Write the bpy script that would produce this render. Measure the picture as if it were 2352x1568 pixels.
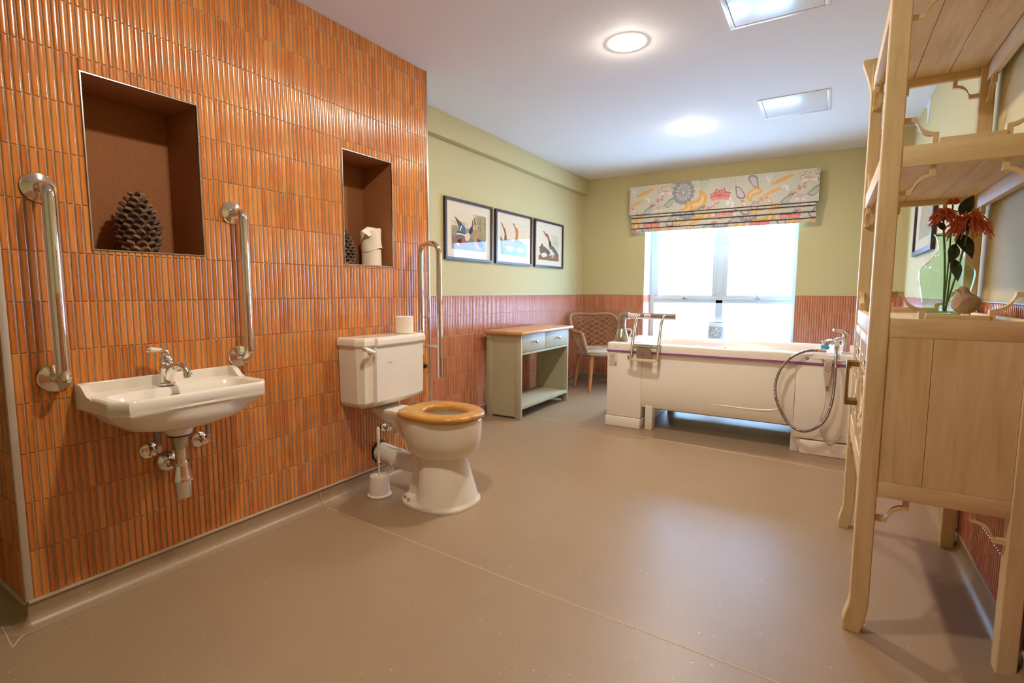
import bpy, bmesh, math, random
import numpy as np
from mathutils import Vector, Matrix
random.seed(7)
PI = math.pi
SC = bpy.context.scene
COL = SC.collection
for o in list(bpy.data.objects):
    bpy.data.objects.remove(o)

# ------------------------------------------------------------ camera, world, exposure
cam = bpy.data.cameras.new('camera'); camo = bpy.data.objects.new('camera', cam); COL.objects.link(camo)
cam.sensor_width = 36.0; cam.sensor_fit = 'HORIZONTAL'; cam.lens = 1172.328 / 2352 * 36; cam.clip_start = 0.02
_r = Vector((0.85155417, 0.52426059, 0.00251394)); _u = Vector((-0.05353752, 0.08218867, 0.99517775))
_f = Vector((-0.52152586, 0.84758236, -0.09805572))
camo.matrix_world = Matrix(((_r.x, _u.x, -_f.x, 2.13965162), (_r.y, _u.y, -_f.y, 0.0), (_r.z, _u.z, -_f.z, 1.08121341), (0, 0, 0, 1)))
SC.camera = camo
SC.view_settings.view_transform = 'Standard'; SC.view_settings.look = 'None'
SC.view_settings.gamma = 1.0; SC.view_settings.use_curve_mapping = False
SC.view_settings.exposure = 0.0
LAMP_STRENGTH = 620.0
LAMP_COL = (1.0, 0.90, 0.77)
WORLD_STRENGTH = 26.0
w = bpy.data.worlds.new('sky'); SC.world = w; w.use_nodes = True
w.node_tree.nodes['Background'].inputs[0].default_value = (0.36, 0.63, 1.0, 1)
w.node_tree.nodes['Background'].inputs[1].default_value = WORLD_STRENGTH

# ------------------------------------------------------------ helpers
def lin(c):
    return tuple(((v / 255) / 12.92 if v / 255 <= 0.04045 else ((v / 255 + 0.055) / 1.055) ** 2.4) for v in c) + (1,)

def V(*a):
    return Vector(a)

class Mat:
    """small node helper"""
    def __init__(s, name, col=(200, 200, 200), rough=0.5, metal=0.0, spec=0.5, **kw):
        s.m = bpy.data.materials.new(name); s.m.use_nodes = True
        s.t = s.m.node_tree; s.n = s.t.nodes; s.l = s.t.links
        s.b = s.n['Principled BSDF']; s.out = s.n['Material Output']
        s.b.inputs['Base Color'].default_value = lin(col)
        s.b.inputs['Roughness'].default_value = rough
        s.b.inputs['Metallic'].default_value = metal
        s.b.inputs['Specular IOR Level'].default_value = spec
        for k, v in kw.items():
            s.b.inputs[k.replace('_', ' ')].default_value = v
    def node(s, t, **kw):
        n = s.n.new(t)
        for k, v in kw.items():
            if k in n.inputs.keys():
                n.inputs[k].default_value = v
            else:
                setattr(n, k, v)
        return n
    def link(s, a, b):
        s.l.new(a, b)
    def coord(s, scale=(1, 1, 1)):
        g = s.node('ShaderNodeTexCoord'); mp = s.node('ShaderNodeMapping')
        mp.inputs['Scale'].default_value = scale
        s.link(g.outputs['Object'], mp.inputs['Vector']); return mp.outputs[0]
    def noise(s, scale=(1, 1, 1), sc=10, det=4, rough=0.6, dist=0.0):
        n = s.node('ShaderNodeTexNoise'); n.inputs['Scale'].default_value = sc
        n.inputs['Detail'].default_value = det; n.inputs['Roughness'].default_value = rough
        n.inputs['Distortion'].default_value = dist
        s.link(s.coord(scale), n.inputs['Vector']); return n.outputs['Fac']
    def ramp(s, fac, stops):
        r = s.node('ShaderNodeValToRGB'); e = r.color_ramp.elements
        while len(e) < len(stops): e.new(0.5)
        for i, (p, c) in enumerate(stops):
            e[i].position = p; e[i].color = lin(c) if max(c) > 1 else tuple(c) + (1,)
        s.link(fac, r.inputs[0]); return r.outputs[0]
    def color(s, c):
        s.link(c, s.b.inputs['Base Color'])
    def bump(s, fac, strength=0.3, dist=0.002):
        b = s.node('ShaderNodeBump'); b.inputs['Strength'].default_value = strength
        b.inputs['Distance'].default_value = dist
        s.link(fac, b.inputs['Height']); s.link(b.outputs[0], s.b.inputs['Normal'])

class B:
    """collects geometry in world coordinates, then becomes one mesh object"""
    def __init__(s):
        s.v = []; s.f = []; s.sm = []
    def add(s, vs, fs, smooth=False):
        o = len(s.v); s.v += [tuple(v) for v in vs]
        s.f += [tuple(i + o for i in f) for f in fs]; s.sm += [smooth] * len(fs)
        return s
    def bmadd(s, bm, smooth=False):
        bm.verts.index_update()
        s.add([v.co[:] for v in bm.verts], [[v.index for v in f.verts] for f in bm.faces], smooth)
        bm.free(); return s
    def box(s, x0, x1, y0, y1, z0, z1, bev=0.0, seg=2, smooth=None):
        bm = bmesh.new(); bmesh.ops.create_cube(bm, size=1)
        for v in bm.verts:
            v.co = V((x0 + x1) / 2 + v.co.x * (x1 - x0), (y0 + y1) / 2 + v.co.y * (y1 - y0), (z0 + z1) / 2 + v.co.z * (z1 - z0))
        if bev > 0:
            bmesh.ops.bevel(bm, geom=bm.edges[:], offset=min(bev, .49 * min(abs(x1 - x0), abs(y1 - y0), abs(z1 - z0))), segments=seg, profile=0.5, affect='EDGES')
        return s.bmadd(bm, bev > 0 if smooth is None else smooth)
    def prism(s, poly, axis, a0, a1, bev=0.0, seg=2, smooth=False):
        """poly: 2d points; axis 'x': poly=(y,z); 'y': poly=(x,z); 'z': poly=(x,y)"""
        def P(p, a):
            return {'x': (a, p[0], p[1]), 'y': (p[0], a, p[1]), 'z': (p[0], p[1], a)}[axis]
        bm = bmesh.new(); n = len(poly)
        va = [bm.verts.new(P(p, a0)) for p in poly]; vb = [bm.verts.new(P(p, a1)) for p in poly]
        bm.faces.new(va); bm.faces.new(vb[::-1])
        for i in range(n):
            bm.faces.new((va[i], vb[i], vb[(i + 1) % n], va[(i + 1) % n]))
        bmesh.ops.recalc_face_normals(bm, faces=bm.faces[:])
        if bev > 0:
            bmesh.ops.bevel(bm, geom=[e for e in bm.edges if e.calc_face_angle(0) > .4], offset=bev, segments=seg, profile=0.5, affect='EDGES')
        bmesh.ops.triangulate(bm, faces=[f for f in bm.faces if len(f.verts) > 4])
        return s.bmadd(bm, smooth or bev > 0)
    def rings(s, rings, cap0=True, cap1=True, closed=True, smooth=True):
        n = len(rings[0]); vs = [p for r in rings for p in r]; fs = []
        for i in range(len(rings) - 1):
            for j in range(n if closed else n - 1):
                k = (j + 1) % n
                fs.append((i * n + j, i * n + k, (i + 1) * n + k, (i + 1) * n + j))
        if cap0: fs.append(tuple(range(n))[::-1])
        if cap1: fs.append(tuple(range((len(rings) - 1) * n, len(rings) * n)))
        return s.add(vs, fs, smooth)
    def tube(s, path, r, seg=12, closed=False, caps=True, smooth=True):
        P = [Vector(p) for p in path]; n = len(P)
        rr = r if hasattr(r, '__len__') else [r] * n
        T = []
        for i in range(n):
            a = P[(i - 1) % n] if (closed or i > 0) else P[i]; b = P[(i + 1) % n] if (closed or i < n - 1) else P[i]
            d = b - a
            T.append(d.normalized() if d.length > 1e-9 else V(0, 0, 1))
        up = V(0, 0, 1) if abs(T[0].z) < .9 else V(1, 0, 0)
        N = T[0].cross(up).normalized(); R = []
        for i in range(n):
            if i:
                q = T[i - 1].rotation_difference(T[i]); N = q @ N
                N = (N - T[i] * N.dot(T[i])).normalized()
            Bn = T[i].cross(N)
            R.append([P[i] + (N * math.cos(2 * PI * k / seg) + Bn * math.sin(2 * PI * k / seg)) * rr[i] for k in range(seg)])
        if closed: R.append(R[0])
        return s.rings(R, caps and not closed, caps and not closed, True, smooth)
    def lathe(s, prof, o=(0, 0, 0), axis=(0, 0, 1), seg=28, smooth=True, caps=True):
        """prof: (radius, height along axis)"""
        q = V(0, 0, 1).rotation_difference(Vector(axis).normalized()); o = Vector(o)
        R = [[o + q @ V(r * math.cos(2 * PI * k / seg), r * math.sin(2 * PI * k / seg), h) for k in range(seg)] for r, h in prof]
        return s.rings(R, caps, caps, True, smooth)
    def ball(s, o, r, seg=14, sc=(1, 1, 1)):
        R = []
        for i in range(seg // 2 + 1):
            a = PI * i / (seg // 2)
            rr = max(math.sin(a), 1e-3)
            R.append([(o[0] + sc[0] * r * rr * math.cos(2 * PI * k / seg), o[1] + sc[1] * r * rr * math.sin(2 * PI * k / seg), o[2] - sc[2] * r * math.cos(a)) for k in range(seg)])
        return s.rings(R, True, True)
    def build(s, name, mat, parent=None, sharp=35, recalc=True, label=None):
        o0 = parent_world(parent) if parent else V(0, 0, 0)
        me = bpy.data.meshes.new(name)
        me.from_pydata([(v[0] - o0.x, v[1] - o0.y, v[2] - o0.z) for v in s.v], [], s.f)
        me.polygons.foreach_set('use_smooth', s.sm)
        if recalc:
            bm = bmesh.new(); bm.from_mesh(me); bmesh.ops.recalc_face_normals(bm, faces=bm.faces[:])
            lim = math.radians(sharp)
            for e in bm.edges:
                if len(e.link_faces) == 2 and e.calc_face_angle(0) > lim: e.smooth = False
            bm.to_mesh(me); bm.free()
        me.materials.append(mat.m if isinstance(mat, Mat) else mat)
        ob = bpy.data.objects.new(name, me); COL.objects.link(ob)
        if parent: ob.parent = parent
        if label: ob['label'] = label
        return ob

def parent_world(p):
    v = V(0, 0, 0)
    while p is not None:
        v = v + p.location; p = p.parent
    return v

def thing(name, label, cat, loc=(0, 0, 0), group=None):
    o = bpy.data.objects.new(name, None); COL.objects.link(o); o.location = loc
    o.empty_display_size = .05
    return tag(o, label, cat, group)
def tag(o, label, cat, group=None):
    o['label'] = label; o['category'] = cat
    if group: o['group'] = group
    return o
def struct(o):
    o['kind'] = 'structure'; return o
def stuff(o):
    o['kind'] = 'stuff'; return o
def copy_tree(o, parent=None, keep=True):
    c = o.copy(); COL.objects.link(c)
    if parent: c.parent = parent
    for ch in list(o.children): copy_tree(ch, c)
    return c

def fillet(pts, r, n=6, closed=False):
    P = [Vector(p) for p in pts]; out = []
    m = len(P)
    for i in range(m):
        if not closed and i in (0, m - 1):
            out.append(P[i]); continue
        a, b, c = P[(i - 1) % m], P[i], P[(i + 1) % m]
        u = (a - b); v = (c - b); rr = min(r, u.length * .49, v.length * .49)
        p0 = b + u.normalized() * rr; p1 = b + v.normalized() * rr
        for k in range(n + 1):
            t = k / n
            out.append(p0 * (1 - t) ** 2 + b * 2 * t * (1 - t) + p1 * t * t)
    return out
def bez(pts, n=10):
    """Catmull-Rom through the points"""
    P = [Vector(p) for p in pts]; out = []
    for i in range(len(P) - 1):
        p0 = P[max(i - 1, 0)]; p1 = P[i]; p2 = P[i + 1]; p3 = P[min(i + 2, len(P) - 1)]
        for k in range(n):
            t = k / n
            out.append(.5 * ((2 * p1) + (p2 - p0) * t + (2 * p0 - 5 * p1 + 4 * p2 - p3) * t * t + (3 * p1 - p0 - 3 * p2 + p3) * t ** 3))
    out.append(P[-1]); return out

# ------------------------------------------------------------ materials
def paint(name, col, r=.75):
    m = Mat(name, col, r, spec=.25)
    m.bump(m.noise(sc=260, det=2), .06, .001)
    return m
M_green = paint('sage_paint', (201, 186, 137))
M_ceil = paint('ceiling_paint', (238, 234, 228), .8)
M_white = paint('white_gloss', (225, 228, 228), .35)
def tile_mat(name, dark, mid, light, sc=1.0):
    m = Mat(name, mid, .15, spec=.5)
    g = m.node('ShaderNodeNewGeometry'); sp = m.node('ShaderNodeSeparateXYZ'); m.link(g.outputs['Position'], sp.inputs[0])
    ad = m.node('ShaderNodeMath', operation='ADD'); m.link(sp.outputs[0], ad.inputs[0]); m.link(sp.outputs[1], ad.inputs[1])
    def fl(src, off, pitch):
        a = m.node('ShaderNodeMath', operation='SUBTRACT'); m.link(src, a.inputs[0]); a.inputs[1].default_value = off
        b = m.node('ShaderNodeMath', operation='DIVIDE'); m.link(a.outputs[0], b.inputs[0]); b.inputs[1].default_value = pitch
        c = m.node('ShaderNodeMath', operation='FLOOR'); m.link(b.outputs[0], c.inputs[0]); return b.outputs[0], c.outputs[0]
    ux, uf = fl(ad.outputs[0], .5205, .0208); zx, zf = fl(sp.outputs[2], .083, .16)
    cb = m.node('ShaderNodeCombineXYZ'); m.link(uf, cb.inputs[0]); m.link(zf, cb.inputs[1])
    wn = m.node('ShaderNodeTexWhiteNoise', noise_dimensions='2D'); m.link(cb.outputs[0], wn.inputs['Vector'])
    # glaze darker at each strip's long edges, shaded side painted in, lighter along crown
    fr = m.node('ShaderNodeMath', operation='FRACT'); m.link(ux, fr.inputs[0])
    s1 = m.node('ShaderNodeMath', operation='SUBTRACT'); m.link(fr.outputs[0], s1.inputs[0]); s1.inputs[1].default_value = .5
    s2 = m.node('ShaderNodeMath', operation='ABSOLUTE'); m.link(s1.outputs[0], s2.inputs[0])
    nz = m.noise((40, 40, 14), 1.0, 3, .5)
    mx = m.node('ShaderNodeMath', operation='MULTIPLY_ADD'); m.link(wn.outputs['Value'], mx.inputs[0]); mx.inputs[1].default_value = .34
    nm = m.node('ShaderNodeMath', operation='MULTIPLY_ADD'); m.link(nz, nm.inputs[0]); nm.inputs[1].default_value = .45; nm.inputs[2].default_value = .26; m.link(nm.outputs[0], mx.inputs[2])
    m2 = m.node('ShaderNodeMath', operation='MULTIPLY_ADD'); m.link(s2.outputs[0], m2.inputs[0]); m2.inputs[1].default_value = -.95
    m.link(mx.outputs[0], m2.inputs[2])
    col = m.ramp(m2.outputs[0], [(.05, dark), (.42, mid), (.78, light)])
    m.color(col)
    m.bump(m.noise((1, 1, .35), 420, 3, .6), .22, .0006)
    m.b.inputs['Coat Weight'].default_value = .15; m.b.inputs['Coat Roughness'].default_value = .08
    return m
M_tile = tile_mat('amber_glaze_tile', (150, 76, 30), (208, 120, 52), (224, 150, 74))
M_tile2 = tile_mat('window_tinted_glaze_tile', (158, 84, 54), (198, 116, 78), (212, 136, 94))  # glaze made pinker, the window's reflection painted into its colour
M_grout = Mat('grout', (190, 172, 142), .9); M_grout.bump(M_grout.noise(sc=300), .3, .001)
M_niche = Mat('woven_brown_wallpaper', (112, 62, 36), .8)
M_niche.color(M_niche.ramp(M_niche.noise((1, 1, 1), 300, 2), [(.3, (142, 88, 48)), (.7, (170, 112, 66))]))
M_niche.bump(M_niche.noise((1, .5, 1), 320, 2), .5, .001)
M_alu = Mat('satin_aluminium', (205, 203, 198), .28, 1.0)
M_trim = Mat('cream_edge_trim', (196, 178, 156), .5)
M_chrome = Mat('polished_chrome', (232, 230, 226), .06, 1.0)
M_steel = Mat('brushed_steel', (190, 184, 172), .22, 1.0)
M_brass = Mat('antique_brass', (150, 118, 62), .32, 1.0)
M_ceramic = Mat('white_ceramic', (236, 226, 210), .09, spec=.6)
M_plastic = Mat('white_plastic', (230, 220, 206), .32)
M_acryl = Mat('cream_white_acrylic', (244, 236, 222), .2)
M_purple = Mat('purple_band', (150, 88, 146), .4)
M_black = Mat('black_rubber', (18, 16, 15), .5)
M_dgrey = Mat('grey_plastic', (150, 142, 140), .4)
M_plate = Mat('grey_brown_plate', (142, 118, 98), .45)
M_paper = Mat('tissue_paper', (244, 232, 214), .9, spec=.1); M_paper.bump(M_paper.noise(sc=180), .3, .001)
M_core = Mat('cardboard', (160, 130, 100), .9)
def wood(name, dark, mid, light, stretch=(14, 14, 1.2), rough=.6, crack=False, bump=.2):
    m = Mat(name, mid, rough)
    n1 = m.noise(stretch, 3.0, 7, .62, .6); n2 = m.noise((2, 2, .7), 1.6, 3)
    ad = m.node('ShaderNodeMath', operation='MULTIPLY_ADD'); m.link(n2, ad.inputs[0]); ad.inputs[1].default_value = .55; m.link(n1, ad.inputs[2])
    c = m.ramp(ad.outputs[0], [(.5, dark), (.72, mid), (1.0, light)])
    if crack:
        n3 = m.noise((26, 26, 2.4), 2.2, 3, .5, .3)
        k = m.ramp(n3, [(.18, (0, 0, 0)), (.27, (1, 1, 1))])
        mix = m.node('ShaderNodeMixRGB', blend_type='MULTIPLY'); mix.inputs[0].default_value = .3
        m.link(c, mix.inputs[1]); m.link(k, mix.inputs[2]); c = mix.outputs[0]
    m.color(c); m.bump(n1, bump, .001)
    return m
M_lime = wood('limed_mango_wood', (198, 168, 120), (218, 190, 142), (230, 206, 162), crack=True)
M_limeY = wood('limed_mango_wood_lengthwise', (198, 168, 120), (218, 190, 142), (230, 206, 162), (14, 1.2, 14), crack=True)
M_limeX = wood('limed_mango_wood_crosswise', (198, 168, 120), (218, 190, 142), (230, 206, 162), (1.2, 14, 14), crack=True)
M_oak = wood('honey_oak', (150, 96, 32), (186, 128, 48), (204, 148, 64), (1.6, 14, 14), .28, bump=.08)
M_oakY = wood('oak_table_top', (176, 120, 66), (198, 144, 86), (212, 160, 100), (16, 1.5, 16), .4, bump=.05)
M_leg = wood('teak_leg', (150, 96, 50), (178, 120, 66), (196, 140, 84), (12, 12, 1.5), .45, bump=.05)
M_taupe = Mat('taupe_furniture_paint', (178, 169, 138), .5)
M_floor = Mat('taupe_vinyl', (156, 130, 100), .36, spec=.5)
_n = M_floor.noise(sc=420, det=2, rough=.5); _n2 = M_floor.noise(sc=2.2, det=3)
_a = M_floor.node('ShaderNodeMath', operation='MULTIPLY_ADD'); M_floor.link(_n2, _a.inputs[0]); _a.inputs[1].default_value = .35; M_floor.link(_n, _a.inputs[2])
_c = M_floor.ramp(_a.outputs[0], [(.45, (146, 121, 93)), (.9, (166, 140, 110))])
_n3 = M_floor.noise(sc=95, det=1, rough=.3)
_k = M_floor.ramp(_n3, [(.775, (0, 0, 0)), (.79, (1, 1, 1))])
_mx = M_floor.node('ShaderNodeMixRGB'); M_floor.link(_k, _mx.inputs[0]); M_floor.link(_c, _mx.inputs[1]); _mx.inputs[2].default_value = lin((206, 186, 158))
M_floor.color(_mx.outputs[0]); M_floor.bump(_n, .12, .0008)
M_weld = Mat('weld_rod_vinyl', (206, 182, 148), .45)
def glass_mat(name, tint=(1, 1, 1), refl=1.0, rough=0.0):
    m = bpy.data.materials.new(name); m.use_nodes = True; t = m.node_tree; t.nodes.clear()
    o = t.nodes.new('ShaderNodeOutputMaterial'); mx = t.nodes.new('ShaderNodeMixShader'); tr = t.nodes.new('ShaderNodeBsdfTransparent')
    gl = t.nodes.new('ShaderNodeBsdfGlossy'); fr = t.nodes.new('ShaderNodeLayerWeight'); fr.inputs[0].default_value = .5; pw = t.nodes.new('ShaderNodeMath'); pw.operation = 'POWER'; pw.inputs[1].default_value = 4.5; ma = t.nodes.new('ShaderNodeMath'); ma.operation = 'MULTIPLY_ADD'; ma.inputs[1].default_value = .80; ma.inputs[2].default_value = .05
    tr.inputs[0].default_value = tuple(tint) + (1,); gl.inputs['Roughness'].default_value = rough
    mu = t.nodes.new('ShaderNodeMath'); mu.operation = 'MULTIPLY'; mu.inputs[1].default_value = refl
    t.links.new(fr.outputs['Facing'], pw.inputs[0]); t.links.new(pw.outputs[0], ma.inputs[0]); t.links.new(ma.outputs[0], mu.inputs[0]); t.links.new(mu.outputs[0], mx.inputs[0])
    t.links.new(tr.outputs[0], mx.inputs[1]); t.links.new(gl.outputs[0], mx.inputs[2]); t.links.new(mx.outputs[0], o.inputs[0])
    return m
M_glass = glass_mat('clear_glass', refl=.7); M_pane = glass_mat('window_glass', (.96, .98, 1), .6)
M_vcol = {}
def vcol_mat(name, rough=.8, bumpsc=None):
    m = Mat(name, (255, 255, 255), rough, spec=.2)
    a = m.node('ShaderNodeVertexColor'); a.layer_name = 'print'; m.color(a.outputs[0])
    if bumpsc: m.bump(m.noise(sc=bumpsc, det=2), .3, .001)
    return m
M_print = vcol_mat('printed_paper'); M_fabric = vcol_mat('printed_linen', .9, 500)
M_mat = Mat('cream_mount_card', (226, 210, 184), .85); M_frame = wood('dark_brown_frame', (38, 26, 22), (52, 36, 30), (66, 46, 40), (5, 5, 5), .4, bump=.05)
M_navy = Mat('grey_piping', (74, 70, 78), .8)
M_emit = bpy.data.materials.new('lamp_diffuser'); M_emit.use_nodes = True
M_ring = Mat('bloom_glow_ring', (240, 236, 228), .5)
M_ring.b.inputs['Emission Color'].default_value = LAMP_COL + (1,); M_ring.b.inputs['Emission Strength'].default_value = 15.0  # rim emits weakly to imitate the lens bloom around the lamp
_e = M_emit.node_tree.nodes['Principled BSDF']; _e.inputs['Base Color'].default_value = (1, 1, 1, 1)
_e.inputs['Emission Color'].default_value = LAMP_COL + (1,); _e.inputs['Emission Strength'].default_value = LAMP_STRENGTH
# ------------------------------------------------------------ room
H = 2.4; YB = 5.786; XL = -0.412; XR = 2.665; Y0 = .507; Y1 = 2.477
DADO = 1.043; TZ = .083; RP = .16; TP = .0208
# floor
fl = struct(B().box(-1.25, XR + .1, -1.3, YB + .3, -.08, 0).build('floor', M_floor))
def weld(pts, name='weld_seam'):
    b = B()
    for p, q in zip(pts[:-1], pts[1:]):
        p = Vector(p); q = Vector(q); d = (q - p).normalized(); n = V(-d.y, d.x, 0) * .0020 if abs(d.z) < .9 else V(0, .0016, 0)
        up = V(0, 0, .0011) if abs(d.z) < .9 else V(.0011, 0, 0)
        b.add([p - n, q - n, q + n, p + n, p - n * .4 + up, q - n * .4 + up, q + n * .4 + up, p + n * .4 + up],
              [(0, 1, 5, 4), (4, 5, 6, 7), (7, 6, 2, 3)])
    return b.build(name, M_weld, fl, recalc=False)
weld([(.048, 1.617, .0002), (.3, 1.600, .0002), (1.236, 1.547, .0002), (2.078, 1.511, .0002), (2.62, 1.49, .0002)])
weld([(-.01, 3.79, .0002), (.633, 3.733, .0002), (2.031, 3.614, .0002), (2.62, 3.565, .0002)])
weld([(-.068, .457, .0002), (.088, .442, .0002), (.048, .47, .0002), (.03, .505, .0002)])
# ceiling
ce = struct(B().box(-1.25, XR + .1, -1.3, YB + .3, H, H + .1).build('ceiling', M_ceil))
cu = B(); cu.box(XL - .01, -.352, Y1 + .001, YB - .001, 2.222, H - .0005, .002)
struct(cu.build('trim_boxing', M_green)); 

def strip_mesh(b, fr, u0, u1, z0, z1, crown=.0024, e=.0016, g=.0018, gz=.0012):
    """fr(u,z,h)->world point. one glazed finger tile, rounded across, bevelled at its ends"""
    u0 += g; u1 -= g; z0 += gz; z1 -= gz; e = min(e, (z1 - z0) * .3)
    S = [0, .09, .28, .5, .72, .91, 1]; hs = [0, .55, .87, 1, .87, .55, 0]; n = 7
    def row(z, k): return [fr(u0 + (u1 - u0) * s, z, .0002 + crown * h * k) for s, h in zip(S, hs)]
    for ra, rb in ((row(z0, .12), row(z0 + e, 1)), (row(z0 + e, 1), row(z1 - e, 1)), (row(z1 - e, 1), row(z1, .12))):
        b.add(ra + rb, [(j, j + 1, n + j + 1, n + j) for j in range(n - 1)], True)
def strips(u_a, u_b, z_a, z_b, holes=(), u_org=.5205):
    out = []; k = 0
    n0 = math.floor((u_a - u_org) / TP + 1e-6)
    while True:
        a = u_org + (n0 + k) * TP; c = a + TP; k += 1
        if a >= u_b - 1e-6: break
        a2, c2 = max(a, u_a), min(c, u_b)
        if c2 - a2 < .003: continue
        r = 0
        while True:
            z0 = TZ + r * RP; z1 = z0 + RP; r += 1
            if z0 >= z_b - .004: break
            z1 = min(z1, z_b); z0 = max(z0, z_a)
            if z1 - z0 < .004: continue
            segs = [(a2, c2, z0, z1)]
            for (h0, h1, hz0, hz1) in holes:
                ns = []
                for (p, q, s, t) in segs:
                    if q <= h0 + .001 or p >= h1 - .001 or t <= hz0 + .001 or s >= hz1 - .001: ns.append((p, q, s, t)); continue
                    if p < h0 - .003: ns.append((p, h0, s, t)); p = h0
                    if q > h1 + .003: ns.append((h1, q, s, t)); q = h1
                    if s < hz0 - .003: ns.append((p, q, s, hz0))
                    if t > hz1 + .003: ns.append((p, q, hz1, t))
                segs = ns
            out += segs
    return out

# --- wall_left: the tiled pier with two niches
NI = [(.752, 1.116, 1.221, 1.797), (1.821, 2.166, 1.221, 1.797)]
ND = .232
def plane_holes(b, u0, u1, z0, z1, holes, fr):
    us = sorted({u0, u1} | {h[0] for h in holes} | {h[1] for h in holes}); zs = sorted({z0, z1} | {h[2] for h in holes} | {h[3] for h in holes})
    for a, c in zip(us[:-1], us[1:]):
        for s, t in zip(zs[:-1], zs[1:]):
            m = ((a + c) / 2, (s + t) / 2)
            if any(h[0] < m[0] < h[1] and h[2] < m[1] < h[3] for h in holes): continue
            b.add([fr(a, s), fr(c, s), fr(c, t), fr(a, t)], [(0, 1, 2, 3)])
b = B()
plane_holes(b, Y0, Y1, 0, H, NI, lambda u, z: (0, u, z))
plane_holes(b, Y0, Y1, 0, H, [], lambda u, z: (XL - .05, u, z))
b.add([(0, Y0, 0), (XL - .7, Y0, 0), (XL - .7, Y0, H), (0, Y0, H)], [(0, 1, 2, 3)])
b.add([(0, Y1, 0), (XL - .05, Y1, 0), (XL - .05, Y1, H), (0, Y1, H)], [(0, 1, 2, 3)])
wl = struct(b.build('wall_left', M_grout, recalc=False))
for (a, c, s, t) in NI:
    b = B()
    b.add([(0, a, s), (-ND, a, s), (-ND, a, t), (0, a, t), (0, c, s), (-ND, c, s), (-ND, c, t), (0, c, t)],
          [(0, 1, 2, 3), (4, 7, 6, 5), (1, 5, 6, 2), (0, 4, 5, 1), (3, 2, 6, 7)])
    b.build('niche_lining', M_niche, wl, recalc=False)
    b = B(); w_ = .0035
    for (p, q, m, n) in ((a - w_, a, s - w_, t + w_), (c, c + w_, s - w_, t + w_), (a, c, s - w_, s), (a, c, t, t + w_)):
        b.box(-.002, .0062, p, q, m, n)
    b.build('niche_trim', M_alu, wl)
# individually built tiles: the 300 largest in view; the rest joined
C0 = Vector((2.13965, 0, 1.08121))
allst = strips(Y0 + .0135, Y1 - .0085, TZ, H, [(h[0] - .004, h[1] + .004, h[2] - .004, h[3] + .004) for h in NI])
def inview(u, z):
    d = V(0, u, z) - C0; dz = d.dot(_f)
    return abs(d.dot(_r) / dz * 1172.3) < 1180 and abs(d.dot(_u) / dz * 1172.3) < 790
def size_px(s):
    u, z = (s[0] + s[1]) / 2, (s[2] + s[3]) / 2
    if not inview(u, z): return 0
    d = V(0, u, z) - C0; dz = d.dot(_f)
    return (s[1] - s[0]) * (s[3] - s[2]) / dz ** 2 * abs(d.x) / d.length
ranked = sorted(range(len(allst)), key=lambda i: -size_px(allst[i]))
big = set(ranked[:300]); cache = {}
rest = B()
for i, (u0, u1, z0, z1) in enumerate(allst):
    if i in big:
        key = (round(u1 - u0, 4), round(z1 - z0, 4))
        cu_, cz_ = (u0 + u1) / 2, (z0 + z1) / 2
        if key not in cache:
            tb = B(); strip_mesh(tb, lambda u, z, h: (h + .0012, u, z), -key[0] / 2, key[0] / 2, -key[1] / 2, key[1] / 2)
            o = tb.build('tile', M_tile, wl, recalc=False); cache[key] = o
        else:
            o = cache[key].copy(); COL.objects.link(o)
        o.location = (0, cu_, cz_)
    else:
        strip_mesh(rest, lambda u, z, h: (h + .0012, u, z), u0, u1, z0, z1)
stuff(rest.build('tile_field', M_tile, wl, recalc=False))
# return face tiles, unlit side of the pier
b = B()
for s in strips(-.38, -.006, TZ, H, u_org=0):
    strip_mesh(b, lambda u, z, h: (u, Y0 - h - .0012, z), *s)
stuff(b.build('return_tiles', M_tile, wl, recalc=False))
B().box(-.009, .0068, Y0 - .006, Y0 + .0135, TZ, H, .002).build('corner_trim', M_trim, wl)
B().box(-.009, .0068, Y1 - .0085, Y1 + .004, TZ, H, .002).build('corner_trim', M_alu, wl)

# --- set-back left wall, back wall, pier at the right, right wall
def dado(parent, u0, u1, fr, org=.5205, zb=DADO, mat=M_tile2):
    """grout board, glazed strips and capping on a wall; fr(u,z,h)"""
    b = B(); t = .0035
    def q(u, z, h): return fr(u, z, h)
    vs = [q(u0, TZ - .004, 0), q(u1, TZ - .004, 0), q(u1, zb, 0), q(u0, zb, 0), q(u0, TZ - .004, t), q(u1, TZ - .004, t), q(u1, zb, t), q(u0, zb, t)]
    b.add(vs, [(0, 1, 5, 4), (4, 5, 6, 7), (7, 6, 2, 3), (0, 4, 7, 3), (1, 2, 6, 5)])
    b.build('grout_bed', M_grout, parent)
    b = B()
    for s in strips(u0, u1, TZ, zb, u_org=org):
        strip_mesh(b, lambda u, z, h: fr(u, z, h + t + .0004), *s)
    stuff(b.build('finger_tiles', mat, parent, recalc=False))
    b = B(); h1 = .0085
    vs = [q(u0, zb, 0), q(u1, zb, 0), q(u1, zb + .004, 0), q(u0, zb + .004, 0), q(u0, zb, h1), q(u1, zb, h1), q(u1, zb + .004, h1), q(u0, zb + .004, h1)]
    b.add(vs, [(0, 1, 5, 4), (4, 5, 6, 7), (7, 6, 2, 3), (0, 4, 7, 3), (1, 2, 6, 5)])
    b.build('capping', M_trim, parent)
wf = struct(B().box(XL - .1, XL, Y1, YB + .3, 0, H).build('wall_left_far', M_green))
dado(wf, Y1 + .001, YB - .009, lambda u, z, h: (XL + h, u, z))
WX0, WX1, WZ0, WZ1 = .345, 1.868, .50, 2.06
b = B()
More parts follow.
